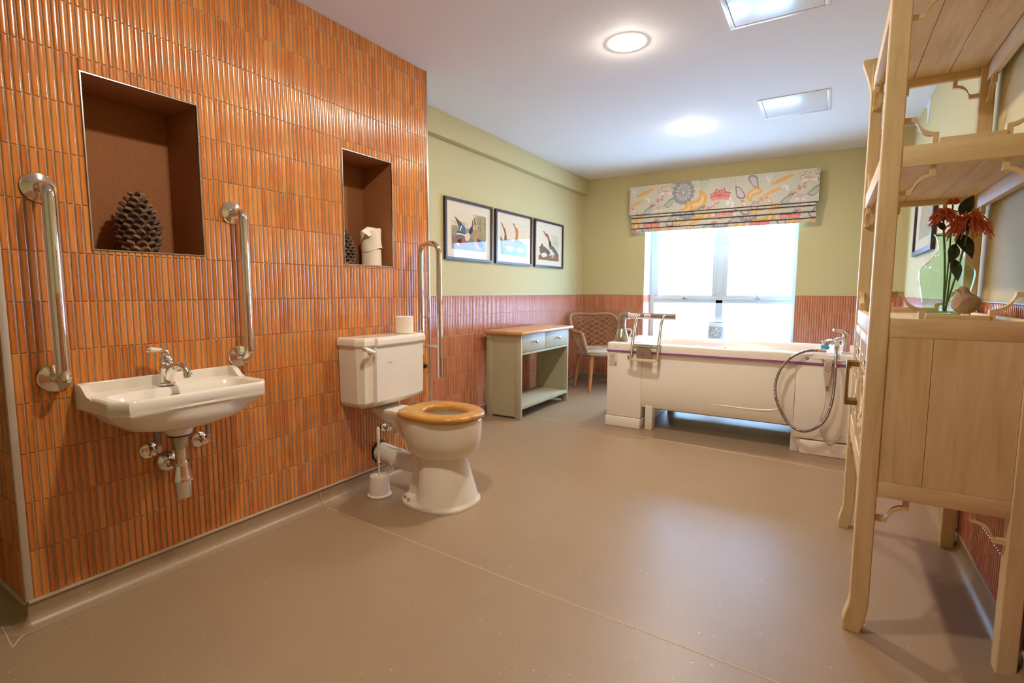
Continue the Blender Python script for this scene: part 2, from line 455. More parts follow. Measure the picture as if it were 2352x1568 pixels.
for q in ((XL, WX0, 0, H), (WX1, XR + .1, 0, H), (WX0, WX1, 0, WZ0), (WX0, WX1, WZ1, H)):
    b.box(q[0], q[1], YB, YB + .34, q[2], q[3])
wb = struct(b.build('wall_back', M_green))
dado(wb, XL + .009, WX0, lambda u, z, h: (u, YB - h, z), org=.009)
dado(wb, WX1, 2.42, lambda u, z, h: (u, YB - h, z), org=.009)
b = B()
for s in strips(YB, YB + .25, .50, DADO): strip_mesh(b, lambda u, z, h: (WX0 + h + .002, u, z), *s)
stuff(b.build('reveal_tiles', M_tile2, wb, recalc=False))
b = B(); b.box(WX0, WX0 + .0024, YB, YB + .25, .5, DADO); b.build('reveal_bed', M_grout, wb)
wp = struct(B().box(2.42, XR + .1, 5.30, YB + .05, 0, H).build('wall_pier', M_green))
dado(wp, 2.42, XR, lambda u, z, h: (u, 5.30 - h, z), org=.009)
dado(wp, 5.30, YB, lambda u, z, h: (2.42 - h, u, z))
B().box(2.409, 2.424, 5.288, 5.304, TZ, DADO, .001).build('corner_trim', M_alu, wp)
wr = struct(B().box(XR, XR + .1, -1.3, 5.32, 0, H).build('wall_right', M_green))
dado(wr, -1.2, 5.291, lambda u, z, h: (XR - h, u, z))
wn = struct(B().box(-1.25, XR + .1, -1.3, -1.2, 0, H).build('wall_front', M_green))
wk = struct(B().box(-1.25, -1.15, -1.3, Y0 + .1, 0, H).build('wall_side', M_green))

# --- coved vinyl skirting with its cap
def cove(p0, p1, n, name):
    p0 = Vector(p0 + (0,)); p1 = Vector(p1 + (0,)); n = Vector(n + (0,)); r = .045
    prof = [(.0005, .079), (.0045, .079)] + [(.0045 + r - r * math.cos(a), .0475 - r * math.sin(a) - .0017) for a in [PI / 2 * k / 8 for k in range(9)]] + [(.056, .0006)]
    R = [[p + n * d + V(0, 0, z) for d, z in prof] for p in (p0, p1)]
    b = B(); b.rings(R, False, False, False, True)
    b.add([R[0][i] for i in range(len(prof))], [tuple(range(len(prof)))]) if False else None
    o = struct(b.build(name, M_floor, sharp=60))
    t = B(); d = (p1 - p0)
    vs = [p + n * h + V(0, 0, z) for p in (p0, p1) for h, z in ((0, .077), (.010, .077), (.010, .0845), (0, .0845))]
    t.add(vs, [(0, 1, 2, 3), (7, 6, 5, 4), (0, 4, 5, 1), (1, 5, 6, 2), (2, 6, 7, 3)])
    t.build('cove_cap', M_trim, o)
    return o
cove((0, Y0 - .0), (0, Y1), (1, 0), 'baseboard_left')
cove((-.9, Y0), (.0, Y0), (0, -1), 'baseboard_return')
cove((XL, Y1), (XL, YB), (1, 0), 'baseboard_left_far')
cove((XL, YB), (2.42, YB), (0, -1), 'baseboard_back')
cove((2.42, 5.3), (XR, 5.3), (0, -1), 'baseboard_pier')
cove((XR, -1.2), (XR, 5.3), (-1, 0), 'baseboard_right')
# rounded outer corner of the cove at the near end of the pier
b = B(); prof = [(.0045, .079)] + [(.0045 + .045 - .045 * math.cos(a), .0458 - .045 * math.sin(a)) for a in [PI / 2 * k / 8 for k in range(9)]] + [(.056, .0006)]
R = [[(d * math.cos(t), Y0 + d * math.sin(t), z) for d, z in prof] for t in [-PI / 2 * k / 8 for k in range(9)]]
b.rings(R, False, False, False, True); struct(b.build('baseboard_corner', M_floor, sharp=60))
bb = [o for o in COL.objects if o.name == 'baseboard_left'][0]
b = B(); pth = [(.0058, 1.617, .078), (.0062, 1.617, .05), (.011, 1.617, .03), (.022, 1.617, .012), (.04, 1.617, .0035), (.05, 1.617, .0012)]
b.tube(pth, .0016, 6); b.build('weld_seam', M_weld, bb)
# ------------------------------------------------------------ window
win = struct(thing('window_1', 'x', 'x', (WX0, YB, WZ0))); del win['label']; del win['category']
YF = 6.03
b = B()
b.box(WX0, WX1, YF, YF + .07, WZ0, .535, .004); b.box(WX0, WX1, YF, YF + .07, WZ1 - .05, WZ1, .004)
b.box(WX0, .40, YF, YF + .07, .53, WZ1 - .04, .004); b.box(1.832, WX1, YF, YF + .07, .53, WZ1 - .04, .004)
b.box(1.082, 1.160, YF, YF + .07, .53, WZ1 - .04, .004); b.box(.39, 1.84, YF, YF + .07, .953, .992, .004)
M_upvc = Mat('white_window_frame', (214, 222, 226), .3)
b.build('frame', M_upvc, win)
for (x0, x1) in ((.40, 1.088), (1.154, 1.836)):
    b = B()
    b.box(x0, x1, YF - .012, YF + .05, .99, 1.042, .004); b.box(x0, x1, YF - .012, YF + .05, WZ1 - .09, WZ1 - .045, .004)
    b.box(x0, x0 + .046, YF - .012, YF + .05, 1.03, WZ1 - .08, .004); b.box(x1 - .046 + (.03 if x1 > 1.5 else 0), x1, YF - .012, YF + .05, 1.03, WZ1 - .08, .004)
    s = b.build('sash', M_upvc, win)
    B().box(x0 + .035, x1 - .01, YF + .02, YF + .024, 1.03, WZ1 - .08).build('pane', M_pane, s)
    xm = (x0 + x1) / 2 + .01
    h = B(); h.box(xm - .022, xm + .022, YF - .022, YF - .012, 1.0, 1.014, .003); h.tube([(xm, YF - .022, 1.008), (xm - .002, YF - .036, 1.03), (xm - .003, YF - .034, 1.085)], .005, 8)
    h.build('handle', M_steel, s)
for (x0, x1) in ((.395, 1.09), (1.155, 1.838)):
    B().box(x0, x1, YF + .03, YF + .034, .53, .96).build('pane', M_pane, win)
B().box(WX0, WX1, YB - .02, YF, WZ0 - .03, WZ0, .006).build('sill', M_white, win)
B().box(WX0, WX0 + .003, YB + .001, YF, DADO, WZ1).build('reveal', M_white, win)
B().box(WX1 - .003, WX1, YB + .001, YF, WZ0, WZ1).build('reveal', M_white, win)

# ------------------------------------------------------------ small raster painter (prints on fabric and paper become vertex colours)
class Paint:
    def __init__(s, w, h, nx, ny, bg):
        s.nx, s.ny, s.w, s.h = nx, ny, w, h
        s.X, s.Y = np.meshgrid(np.linspace(0, w, nx), np.linspace(0, h, ny))
        s.c = np.zeros((ny, nx, 3)); s.c[:] = lin(bg)[:3]
    def put(s, m, col, a=1.0):
        m = np.clip(m, 0, 1)[..., None] * a
        s.c = s.c * (1 - m) + np.array(lin(col)[:3]) * m
    def poly(s, pts, col, a=1.0):
        ins = np.zeros(s.X.shape, bool); n = len(pts)
        for i in range(n):
            (x1, y1), (x2, y2) = pts[i], pts[(i + 1) % n]
            c = ((y1 > s.Y) != (y2 > s.Y)) & (s.X < (x2 - x1) * (s.Y - y1) / ((y2 - y1) or 1e-9) + x1)
            ins ^= c
        s.put(ins.astype(float), col, a)
    def ell(s, cx, cy, rx, ry, ang, col, a=1.0, ring=None):
        ca, sa = math.cos(ang), math.sin(ang); dx, dy = s.X - cx, s.Y - cy
        u = (dx * ca + dy * sa) / rx; v = (-dx * sa + dy * ca) / ry; d = np.sqrt(u * u + v * v)
        s.put((d < 1) & (d > 1 - ring) if ring else (d < 1), col, a)
    def line(s, pts, wd, col, a=1.0):
        for (x1, y1), (x2, y2) in zip(pts[:-1], pts[1:]):
            dx, dy = x2 - x1, y2 - y1; L = dx * dx + dy * dy + 1e-12
            t = np.clip(((s.X - x1) * dx + (s.Y - y1) * dy) / L, 0, 1)
            d = np.hypot(s.X - x1 - t * dx, s.Y - y1 - t * dy); s.put(d < wd / 2, col, a)
    def curve(s, pts, wd, col, a=1.0):
        s.line([(p.x, p.y) for p in bez([(x, y, 0) for x, y in pts], 5)], wd, col, a)
def smooth_poly(pts, n=5):
    return [(p.x, p.y) for p in bez([(x, y, 0) for x, y in pts + [pts[0]]], n)]
def print_mesh(name, pt, fr, mat, parent):
    """fr(u,v) -> world point"""
    o0 = parent_world(parent); ny, nx = pt.ny, pt.nx
    vs = [tuple(Vector(fr(pt.X[j, i], pt.Y[j, i])) - o0) for j in range(ny) for i in range(nx)]
    fs = [(j * nx + i, j * nx + i + 1, (j + 1) * nx + i + 1, (j + 1) * nx + i) for j in range(ny - 1) for i in range(nx - 1)]
    me = bpy.data.meshes.new(name); me.from_pydata(vs, [], fs); me.polygons.foreach_set('use_smooth', [True] * len(fs))
    at = me.color_attributes.new('print', 'FLOAT_COLOR', 'POINT')
    at.data.foreach_set('color', np.concatenate([pt.c, np.ones(pt.c.shape[:2] + (1,))], 2).reshape(-1).astype(np.float32))
    me.materials.append(mat.m); o = bpy.data.objects.new(name, me); COL.objects.link(o); o.parent = parent
    return o

# ------------------------------------------------------------ roman blind
bl = thing('roman_blind', 'folded roman blind of pale linen printed with lotus flowers, hung above the window', 'blind', (1.1, 5.70, 1.74))
def motif(P, x, y, k, s=1.0, r=None):
    r = r or random.Random(int(x * 977 + y * 131 + k * 7))
    if k == 0:      # round scalloped lotus leaf, grey
        P.ell(x, y, .068 * s, .078 * s, 0, (150, 148, 152)); P.ell(x, y, .060 * s, .070 * s, 0, (196, 192, 178))
        for i in range(14):
            a = i * PI / 7; P.line([(x + .02 * s * math.cos(a), y + .02 * s * math.sin(a)), (x + .064 * s * math.cos(a), y + .074 * s * math.sin(a))], .007 * s, (150, 146, 146))
            P.ell(x + .064 * s * math.cos(a), y + .073 * s * math.sin(a), .017 * s, .015 * s, a, (146, 142, 144), .8)
        P.ell(x, y, .022 * s, .024 * s, 0, (168, 164, 158)); P.ell(x, y, .010 * s, .010 * s, 0, (206, 200, 180))
    elif k == 1:    # folded ochre leaf
        P.poly(smooth_poly([(x - .07 * s, y - .02 * s), (x - .03 * s, y - .06 * s), (x + .04 * s, y - .05 * s), (x + .08 * s, y), (x + .07 * s, y + .05 * s), (x + .03 * s, y + .075 * s), (x + .02 * s, y + .02 * s), (x - .03 * s, y + .005 * s)]), (222, 172, 100))
        P.poly(smooth_poly([(x - .05 * s, y - .025 * s), (x, y - .045 * s), (x + .055 * s, y - .005 * s), (x + .05 * s, y + .045 * s), (x + .035 * s, y), (x, y - .012 * s)]), (232, 196, 150))
        for i in range(7): P.line([(x + (-.06 + i * .02) * s, y - .055 * s), (x + (-.05 + i * .02) * s, y - .03 * s)], .004 * s, (196, 140, 70))
    elif k in (2, 3):   # lotus flower, coral or cream
        c1, c2 = ((226, 150, 136), (196, 96, 92)) if k == 2 else ((232, 214, 196), (176, 150, 136))
        for i in range(9):
            a = PI * (.02 + i * .12); L = (.058 + .012 * (i % 2)) * s
            P.ell(x + L * .5 * math.cos(a), y + L * .5 * math.sin(a) * .8, L * .55, .014 * s, a, c2); P.ell(x + L * .5 * math.cos(a), y + L * .5 * math.sin(a) * .8, L * .47, .009 * s, a, c1)
        for a in (3.4, 6.0): P.ell(x + .03 * s * math.cos(a), y + .022 * s * math.sin(a), .03 * s, .010 * s, a, c1)
    elif k == 4:    # long ochre leaf
        a = .38; P.ell(x, y, .09 * s, .017 * s, a, (232, 206, 168)); P.ell(x, y, .085 * s, .013 * s, a, (220, 166, 88))
        P.line([(x - .08 * s * math.cos(a), y - .08 * s * math.sin(a)), (x + .08 * s * math.cos(a), y + .08 * s * math.sin(a))], .003, (240, 220, 190))
    elif k == 5:    # berries on a twig
        pts = [(x - .06 * s, y - .03 * s), (x - .02 * s, y), (x + .02 * s, y + .012 * s), (x + .06 * s, y + .045 * s)]
        P.curve(pts, .003, (150, 120, 108))
        for i in range(11):
            q = r.random(); px = x + (-.06 + .12 * q) * s; py = y + (-.03 + .07 * q + r.uniform(-.018, .018)) * s
            P.ell(px, py, .0085 * s, .0085 * s, 0, (206, 112, 104)); P.ell(px, py, .005 * s, .005 * s, 0, (230, 176, 160))
    elif k == 6:    # small leaves, outline
        P.poly(smooth_poly([(x - .05 * s, y - .02 * s), (x - .01 * s, y - .035 * s), (x + .04 * s, y + .03 * s), (x + .045 * s, y + .045 * s), (x - .01 * s, y + .02 * s)]), (132, 130, 128), .9)
        P.poly(smooth_poly([(x - .042 * s, y - .018 * s), (x - .01 * s, y - .028 * s), (x + .032 * s, y + .026 * s), (x - .008 * s, y + .012 * s)]), (190, 188, 172))
        P.curve([(x - .1 * s, y - .03 * s), (x - .05 * s, y - .02 * s), (x + .04 * s, y + .035 * s)], .003, (110, 112, 110))
    elif k == 7:    # little bird
        P.ell(x, y, .030 * s, .015 * s, 2.3, (220, 168, 148)); P.ell(x - .016 * s, y + .026 * s, .011 * s, .010 * s, 0, (214, 150, 130))
        P.ell(x, y, .018 * s, .008 * s, 2.3, (234, 214, 196)); P.line([(x - .026 * s, y + .028 * s), (x - .036 * s, y + .026 * s)], .004, (120, 90, 80)); P.line([(x + .018 * s, y - .02 * s), (x + .036 * s, y - .045 * s)], .008 * s, (196, 132, 116))
    elif k == 8:    # white blossom cluster
        for i in range(7):
            P.ell(x + r.uniform(-.03, .03) * s, y + r.uniform(-.03, .03) * s, .012 * s, .010 * s, r.random() * 3, (226, 222, 214)); P.ell(x + r.uniform(-.03, .03) * s, y + r.uniform(-.03, .03) * s, .004, .004, 0, (190, 176, 150))
    elif k == 9:    # mauve butterfly-like leaf
        P.poly(smooth_poly([(x - .035 * s, y + .06 * s), (x + .01 * s, y + .035 * s), (x + .045 * s, y - .03 * s), (x + .02 * s, y - .05 * s), (x - .02 * s, y - .03 * s)]), (146, 124, 132))
        P.poly(smooth_poly([(x - .026 * s, y + .048 * s), (x + .008 * s, y + .028 * s), (x + .034 * s, y - .026 * s), (x + .014 * s, y - .038 * s), (x - .014 * s, y - .02 * s)]), (206, 190, 186))
    elif k == 10:   # grass reeds
        for i in range(8):
            px = x + (i - 4) * .012 * s; P.line([(px, y + .03 * s), (px + r.uniform(-.004, .004), y - r.uniform(.02, .07) * s)], .0028, (146, 148, 140), .8)
        P.curve([(x - .05 * s, y + .03 * s), (x - .01 * s, y + .042 * s), (x + .05 * s, y + .03 * s)], .005, (120, 118, 122))
def fabric(w, h, nx, ny, shift=0.0, voff=0.0):
    P = Paint(w, h, nx, ny, (206, 200, 180)); k0 = 1.0
    # the print repeats every 1.35 m across, as in the photograph
    for ox in (-1.35, 0, 1.35, 2.7):
        M = [(.05, .255, 8, .9), (.17, .235, 4, 1.35), (.08, .125, 4, 1.15), (.20, .150, 8, 1.0), (.30, .125, 5, 1.3), (.06, .045, 7, 1.25), (.22, .045, 6, 1.3), (.40, .215, 3, 1.25), (.33, .04, 3, .8), (.455, .11, 6, 1.5), (.50, .27, 10, .9),
             (.585, .205, 0, 1.5), (.705, .095, 1, 1.55), (.60, .03, 1, 1.0), (.80, .27, 10, 1.0), (.86, .17, 8, .45), (.955, .115, 2, 1.5), (.88, .03, 5, 1.1), (1.04, .27, 10, 1.5), (1.14, .145, 9, 1.25), (1.27, .245, 9, -1.25), (1.285, .120, 1, -1.0),
             (1.07, .05, 8, 1.4), (1.30, .03, 5, 1.2), (.76, .0, 6, 1.2), (1.19, .03, 7, 1.3)]
        for x, y, k, s_ in M:
            X = x + ox + shift
            if X < -.15 or X > w + .15 or y + voff < -.13 or y + voff > h + .13: continue
            motif(P, X, y + voff, k, s_, random.Random(k * 31 + int(x * 100)))
    P.put(np.random.RandomState(3).rand(ny, nx) * .5, (222, 216, 198), .12)
    return P
P1 = fabric(1.832, .312, 610, 108)
print_mesh('upper_panel', P1, lambda u, v: (.190 + u, 5.690 - .002 * math.sin(v * 20), 1.928 + v), M_fabric, bl)
def fold(x0, x1, z0, z1, y, sh, voff, name='fold'):
    hh = z1 - z0; Pf = fabric(x1 - x0, hh, 560, max(8, int(hh / .0035)), sh, voff)
    print_mesh(name, Pf, lambda u, v: (x0 + u, y - .012 * math.sin(min(max(v / hh, 0), 1) * PI) - .004 * (1 - v / hh), z0 + v), M_fabric, bl)
fold(.213, 2.003, 1.898, 1.930, 5.700, -.02, -.20); fold(.213, 2.003, 1.840, 1.900, 5.706, .02, -.075)
fold(.213, 2.005, 1.782, 1.842, 5.712, .62, -.085); fold(.216, 2.005, 1.742, 1.784, 5.718, .35, -.10)
for z, y in ((1.928, 5.686), (1.899, 5.692), (1.841, 5.699), (1.783, 5.706)):
    B().tube([(.213 - (.02 if z > 1.92 else 0), y, z), (2.006 + (.015 if z > 1.92 else 0), y, z)], .0042, 8).build('piping', M_navy, bl)
B().box(.192, 2.020, 5.696, YB - .001, 1.95, 2.236, .003).build('headrail_board', Mat('blind_lining', (206, 200, 184), .8), bl)
B().box(.216, 2.003, 5.722, 5.735, 1.744, 1.95, .003).build('lining', Mat('blind_backing', (206, 202, 190), .8), bl)

# glass jar on the window sill
jar = thing('glass_jar', 'cylindrical speckled glass jar standing on the window sill', 'jar', (1.125, 5.90, WZ0 + .001))
M_speck = Mat('grey_mosaic_glass', (176, 182, 194), .15)
b = B(); b.lathe([(.084, 0), (.092, .004), (.094, .20), (.088, .205), (.088, .247)], (1.125, 5.90, WZ0 + .001), seg=36, caps=False)
b.build('body', M_speck, jar)
M_crack = Mat('white_flecks', (250, 252, 255), .25)
b = B(); rr = random.Random(4)
for i in range(420):
    a = rr.random() * 2 * PI; z = WZ0 + .012 + rr.random() * .185; rad = .0948; s = rr.uniform(.003, .007); da = s / rad
    p = [(1.125 + rad * math.cos(a + da * k), 5.90 + rad * math.sin(a + da * k), z + s * m) for k, m in ((-1, rr.uniform(-.6, .2)), (rr.uniform(-.3, .4), -1), (1, rr.uniform(-.3, .6)), (rr.uniform(-.4, .3), 1))]
    b.add(p, [(0, 1, 2, 3)])
stuff(b.build('flecks', M_crack, jar, recalc=False))
B().lathe([(.089, .203), (.0935, .205), (.0935, .240), (.089, .243)], (1.125, 5.90, WZ0 + .001), seg=36, caps=False).build('band', M_crack, jar)

# ------------------------------------------------------------ ceiling lamps, hatches, detector
lamp0 = None
for i, (x, y, lb) in enumerate(((1.157, 2.757, 'nearest visible round ceiling light, over the toilet side of the room'), (1.128, 4.386, 'round ceiling light nearest the window'), (1.15, 1.13, 'round ceiling light nearest the doorway, above the basin'), (.9, -.6, 'round ceiling light behind the photographer'))):
    if i == 3: continue
    if lamp0 is None:
        t = thing('ceiling_light', lb, 'ceiling light', (x, y, H), 'round flush ceiling lights')
        B().lathe([(.094, 0), (.094, -.004), (.088, -.007), (.066, -.006), (.060, -.003), (.060, 0)], (x, y, H), seg=40, caps=False).build('rim', M_ring, t)
        B().lathe([(.0595, -.003), (.058, -.011), (.048, -.016), (.030, -.019), (.001, -.020)], (x, y, H), seg=40, caps=False).build('diffuser', M_emit, t)
        lamp0 = t
    else:
        t = copy_tree(lamp0); t.location = (x, y, H); t['label'] = lb
M_hatch = Mat('glossy_white_steel', (240, 240, 240), .25, 0.0, .4)
for (x0, x1, y0, y1, lb) in ((1.652, 2.082, 2.45, 2.896, 'white steel ceiling access hatch, cut by the top edge of the photo'), (1.655, 2.09, 4.03, 4.49, 'white steel ceiling access hatch beyond the first, towards the window')):
    t = thing('access_hatch', lb, 'hatch', ((x0 + x1) / 2, (y0 + y1) / 2, H), 'ceiling access hatches')
    b = B(); w_ = .022
    for q in ((x0, x1, y0, y0 + w_), (x0, x1, y1 - w_, y1), (x0, x0 + w_, y0 + w_, y1 - w_), (x1 - w_, x1, y0 + w_, y1 - w_)):
        b.box(q[0], q[1], q[2], q[3], H - .006, H - .0002, .0015)
    b.build('frame', M_hatch, t)
    B().box(x0 + w_ + .003, x1 - w_ - .003, y0 + w_ + .003, y1 - w_ - .003, H - .005, H - .0004, .001).build('panel', M_hatch, t)
t = thing('smoke_detector', 'small round cream smoke detector on the ceiling seen through the shelf unit', 'smoke detector', (2.40, 4.36, H))
B().lathe([(.052, 0), (.052, -.014), (.046, -.03), (.036, -.042), (.02, -.046), (.001, -.046)], (2.40, 4.36, H), seg=28, caps=False).build('housing', M_plastic, t)
B().lathe([(.020, -.046), (.018, -.053), (.001, -.053)], (2.40, 4.36, H), seg=20, caps=False).build('sensor_cap', M_plastic, t)
# emergency cord
t = thing('pull_cord', 'red emergency pull cord hanging against the pier behind the shelf unit', 'pull cord', (2.428, 5.27, .2))
B().tube([(2.428, 5.27, .22), (2.427, 5.268, 1.2), (2.428, 5.27, H)], .0042, 8).build('cord', Mat('red_cord', (206, 62, 52), .6), t)
B().lathe([(.003, .06), (.012, .05), (.014, .0), (.008, -.01)], (2.428, 5.27, .17), seg=14).build('bead', Mat('red_plastic', (200, 50, 44), .4), t)
B().lathe([(.03, 0), (.03, -.02), (.022, -.028), (.001, -.028)], (2.428, 5.27, H), seg=20, caps=False).build('ceiling_rose', M_plastic, t)

# ------------------------------------------------------------ framed prints
def framed(name, label, fr, w, h, painter, pw, ph, px, pz, group, mw=.020):
    """fr(u, z, d): u along wall, z up, d out from wall; print rect pw*ph at px,pz"""
    t = thing(name, label, 'picture', fr(w / 2, 0, 0), group)
    def bx(b, u0, u1, z0, z1, d0, d1):
        vs = [fr(u, z, d) for d in (d0, d1) for u, z in ((u0, z0), (u1, z0), (u1, z1), (u0, z1))]
        b.add(vs, [(0, 1, 2, 3), (4, 7, 6, 5), (0, 4, 5, 1), (1, 5, 6, 2), (2, 6, 7, 3), (3, 7, 4, 0)])
    b = B(); bx(b, 0, w, 0, mw, .001, .024); bx(b, 0, w, h - mw, h, .001, .024); bx(b, 0, mw, mw, h - mw, .001, .024); bx(b, w - mw, w, mw, h - mw, .001, .024)
    b.build('frame', M_frame, t)
    b = B(); bx(b, mw, w - mw, mw, h - mw, .002, .010); b.build('mount', M_mat, t)
    P = Paint(pw, ph, 130, int(130 * ph / pw) + 1, (226, 208, 176)); painter(P, pw, ph)
    print_mesh('print', P, lambda u, v: fr(px + u, pz + v, .0106), M_print, t)
    b = B(); vs = [fr(u, z, .015) for u, z in ((mw, mw), (w - mw, mw), (w - mw, h - mw), (mw, h - mw))]; b.add(vs, [(0, 1, 2, 3)]); b.build('glazing', M_glass, t, recalc=False)
    return t
def reeds(P, x0, x1, y0, y1, n, seed, cols):
    r = random.Random(seed)
    for i in range(n):
        x = r.uniform(x0, x1); y = r.uniform(y0, (y0 + y1) / 2); P.curve([(x, y), (x + r.uniform(-.02, .02), (y + y1) / 2), (x + r.uniform(-.07, .03), min(y1, y + r.uniform(.08, .2)))], .0035, r.choice(cols), .7)
def duck1(P, w, h):
    s = w
    P.poly([(0, .0), (w, 0), (w, h * .55), (0, h * .62)], (150, 142, 108)); P.poly([(0, 0), (w, 0), (w, h * .34), (0, h * .36)], (128, 130, 122)); P.poly([(0, 0), (.5 * s, 0), (.36 * s, .16 * s), (0, .22 * s)], (140, 112, 82))
    P.poly(smooth_poly([(.70 * s, h), (.78 * s, .75 * h), (.75 * s, .5 * h), (w, .45 * h), (w, h)]), (166, 152, 112)); reeds(P, .7 * s, w, .35 * h, h, 70, 2, [(134, 118, 74), (176, 150, 96), (98, 92, 60), (206, 186, 140)])
    reeds(P, .0, .5 * s, .4 * h, .75 * h, 26, 3, [(150, 140, 104), (190, 172, 128)])
    # standing bird, wing raised
    P.poly(smooth_poly([(.08 * s, .86 * h), (.16 * s, .80 * h), (.30 * s, .68 * h), (.36 * s, .56 * h), (.30 * s, .50 * h), (.22 * s, .56 * h), (.14 * s, .72 * h)]), (84, 74, 66))
    P.poly(smooth_poly([(.20 * s, .58 * h), (.32 * s, .66 * h), (.38 * s, .58 * h), (.36 * s, .46 * h), (.22 * s, .46 * h)]), (66, 110, 160)); P.line([(.22 * s, .48 * h), (.27 * s, .62 * h)], .012, (236, 226, 200)); P.line([(.2 * s, .5 * h), (.22 * s, .6 * h)], .014, (70, 112, 84))
    P.poly(smooth_poly([(.12 * s, .30 * h), (.14 * s, .46 * h), (.30 * s, .50 * h), (.42 * s, .44 * h), (.44 * s, .32 * h), (.28 * s, .22 * h)]), (120, 108, 96)); P.curve([(.14 * s, .40 * h), (.26 * s, .42 * h), (.4 * s, .38 * h)], .012, (228, 220, 206)); P.curve([(.16 * s, .46 * h), (.28 * s, .45 * h), (.42 * s, .42 * h)], .010, (58, 46, 42))
    P.poly(smooth_poly([(.14 * s, .24 * h), (.26 * s, .28 * h), (.34 * s, .24 * h), (.22 * s, .14 * h)]), (58, 42, 34)); P.poly(smooth_poly([(.26 * s, .22 * h), (.36 * s, .36 * h), (.46 * s, .24 * h), (.34 * s, .18 * h)]), (170, 98, 76))
    P.poly(smooth_poly([(.36 * s, .42 * h), (.48 * s, .48 * h), (.52 * s, .40 * h), (.46 * s, .26 * h), (.38 * s, .28 * h)]), (224, 206, 186)); P.poly(smooth_poly([(.47 * s, .48 * h), (.52 * s, .62 * h), (.58 * s, .66 * h), (.60 * s, .58 * h), (.53 * s, .44 * h)]), (60, 58, 66))
    P.line([(.57 * s, .64 * h), (.60 * s, .82 * h)], .014, (66, 56, 62)); P.line([(.59 * s, .62 * h), (.64 * s, .76 * h)], .010, (90, 74, 76)); P.ell(.17 * s, .14 * h, .03 * s, .022 * s, 0, (230, 220, 200)); P.line([(.22 * s, .16 * h), (.2 * s, .02 * h)], .010, (196, 112, 70)); P.line([(.30 * s, .2 * h), (.3 * s, .02 * h)], .010, (196, 112, 70))
    # swimming bird
    P.poly(smooth_poly([(.66 * s, .84 * h), (.70 * s, .72 * h), (.70 * s, .55 * h), (.73 * s, .40 * h), (.84 * s, .30 * h), (.90 * s, .16 * h), (.82 * s, .04 * h), (.66 * s, .12 * h), (.62 * s, .34 * h), (.64 * s, .56 * h), (.65 * s, .72 * h)]), (198, 138, 88)); P.poly(smooth_poly([(.72 * s, .36 * h), (.82 * s, .32 * h), (.92 * s, .14 * h), (.84 * s, .10 * h), (.74 * s, .22 * h)]), (92, 74, 74)); P.line([(.645 * s, .88 * h), (.67 * s, .74 * h)], .016, (92, 66, 56))
def duck2(P, w, h):
    s = w
    P.poly([(0, 0), (w, 0), (w, h * .42), (0, h * .45)], (150, 150, 140)); P.poly([(0, 0), (w, 0), (w, h * .22), (0, h * .24)], (120, 140, 156)); P.poly([(0, 0), (.14 * s, 0), (.05 * s, .3 * s), (0, .36 * s)], (110, 100, 84))
    P.poly(smooth_poly([(.12 * s, .44 * h), (.20 * s, .46 * h), (.40 * s, .46 * h), (.52 * s, .36 * h), (.50 * s, .18 * h), (.30 * s, .12 * h), (.14 * s, .26 * h)]), (150, 112, 84)); P.poly(smooth_poly([(.12 * s, .40 * h), (.14 * s, .62 * h), (.10 * s, .76 * h), (.15 * s, .80 * h), (.20 * s, .66 * h), (.22 * s, .44 * h)]), (142, 96, 62)); P.line([(.12 * s, .78 * h), (.03 * s, .93 * h)], .014, (110, 76, 54))
    P.poly(smooth_poly([(.52 * s, .48 * h), (.60 * s, .52 * h), (.80 * s, .46 * h), (.94 * s, .32 * h), (.90 * s, .16 * h), (.66 * s, .12 * h), (.52 * s, .28 * h)]), (132, 114, 98)); P.poly(smooth_poly([(.52 * s, .46 * h), (.56 * s, .66 * h), (.53 * s, .84 * h), (.60 * s, .88 * h), (.65 * s, .78 * h), (.64 * s, .60 * h), (.62 * s, .48 * h)]), (200, 124, 68)); P.line([(.54 * s, .86 * h), (.47 * s, .99 * h)], .014, (70, 78, 82))
    P.poly(smooth_poly([(.18 * s, .22 * h), (.34 * s, .28 * h), (.48 * s, .2 * h), (.34 * s, .12 * h)]), (206, 200, 190)); P.poly(smooth_poly([(.58 * s, .2 * h), (.72 * s, .28 * h), (.88 * s, .2 * h), (.72 * s, .12 * h)]), (214, 208, 198)); P.curve([(.5 * s, .44 * h), (.6 * s, .48 * h), (.82 * s, .44 * h)], .018, (92, 72, 62))
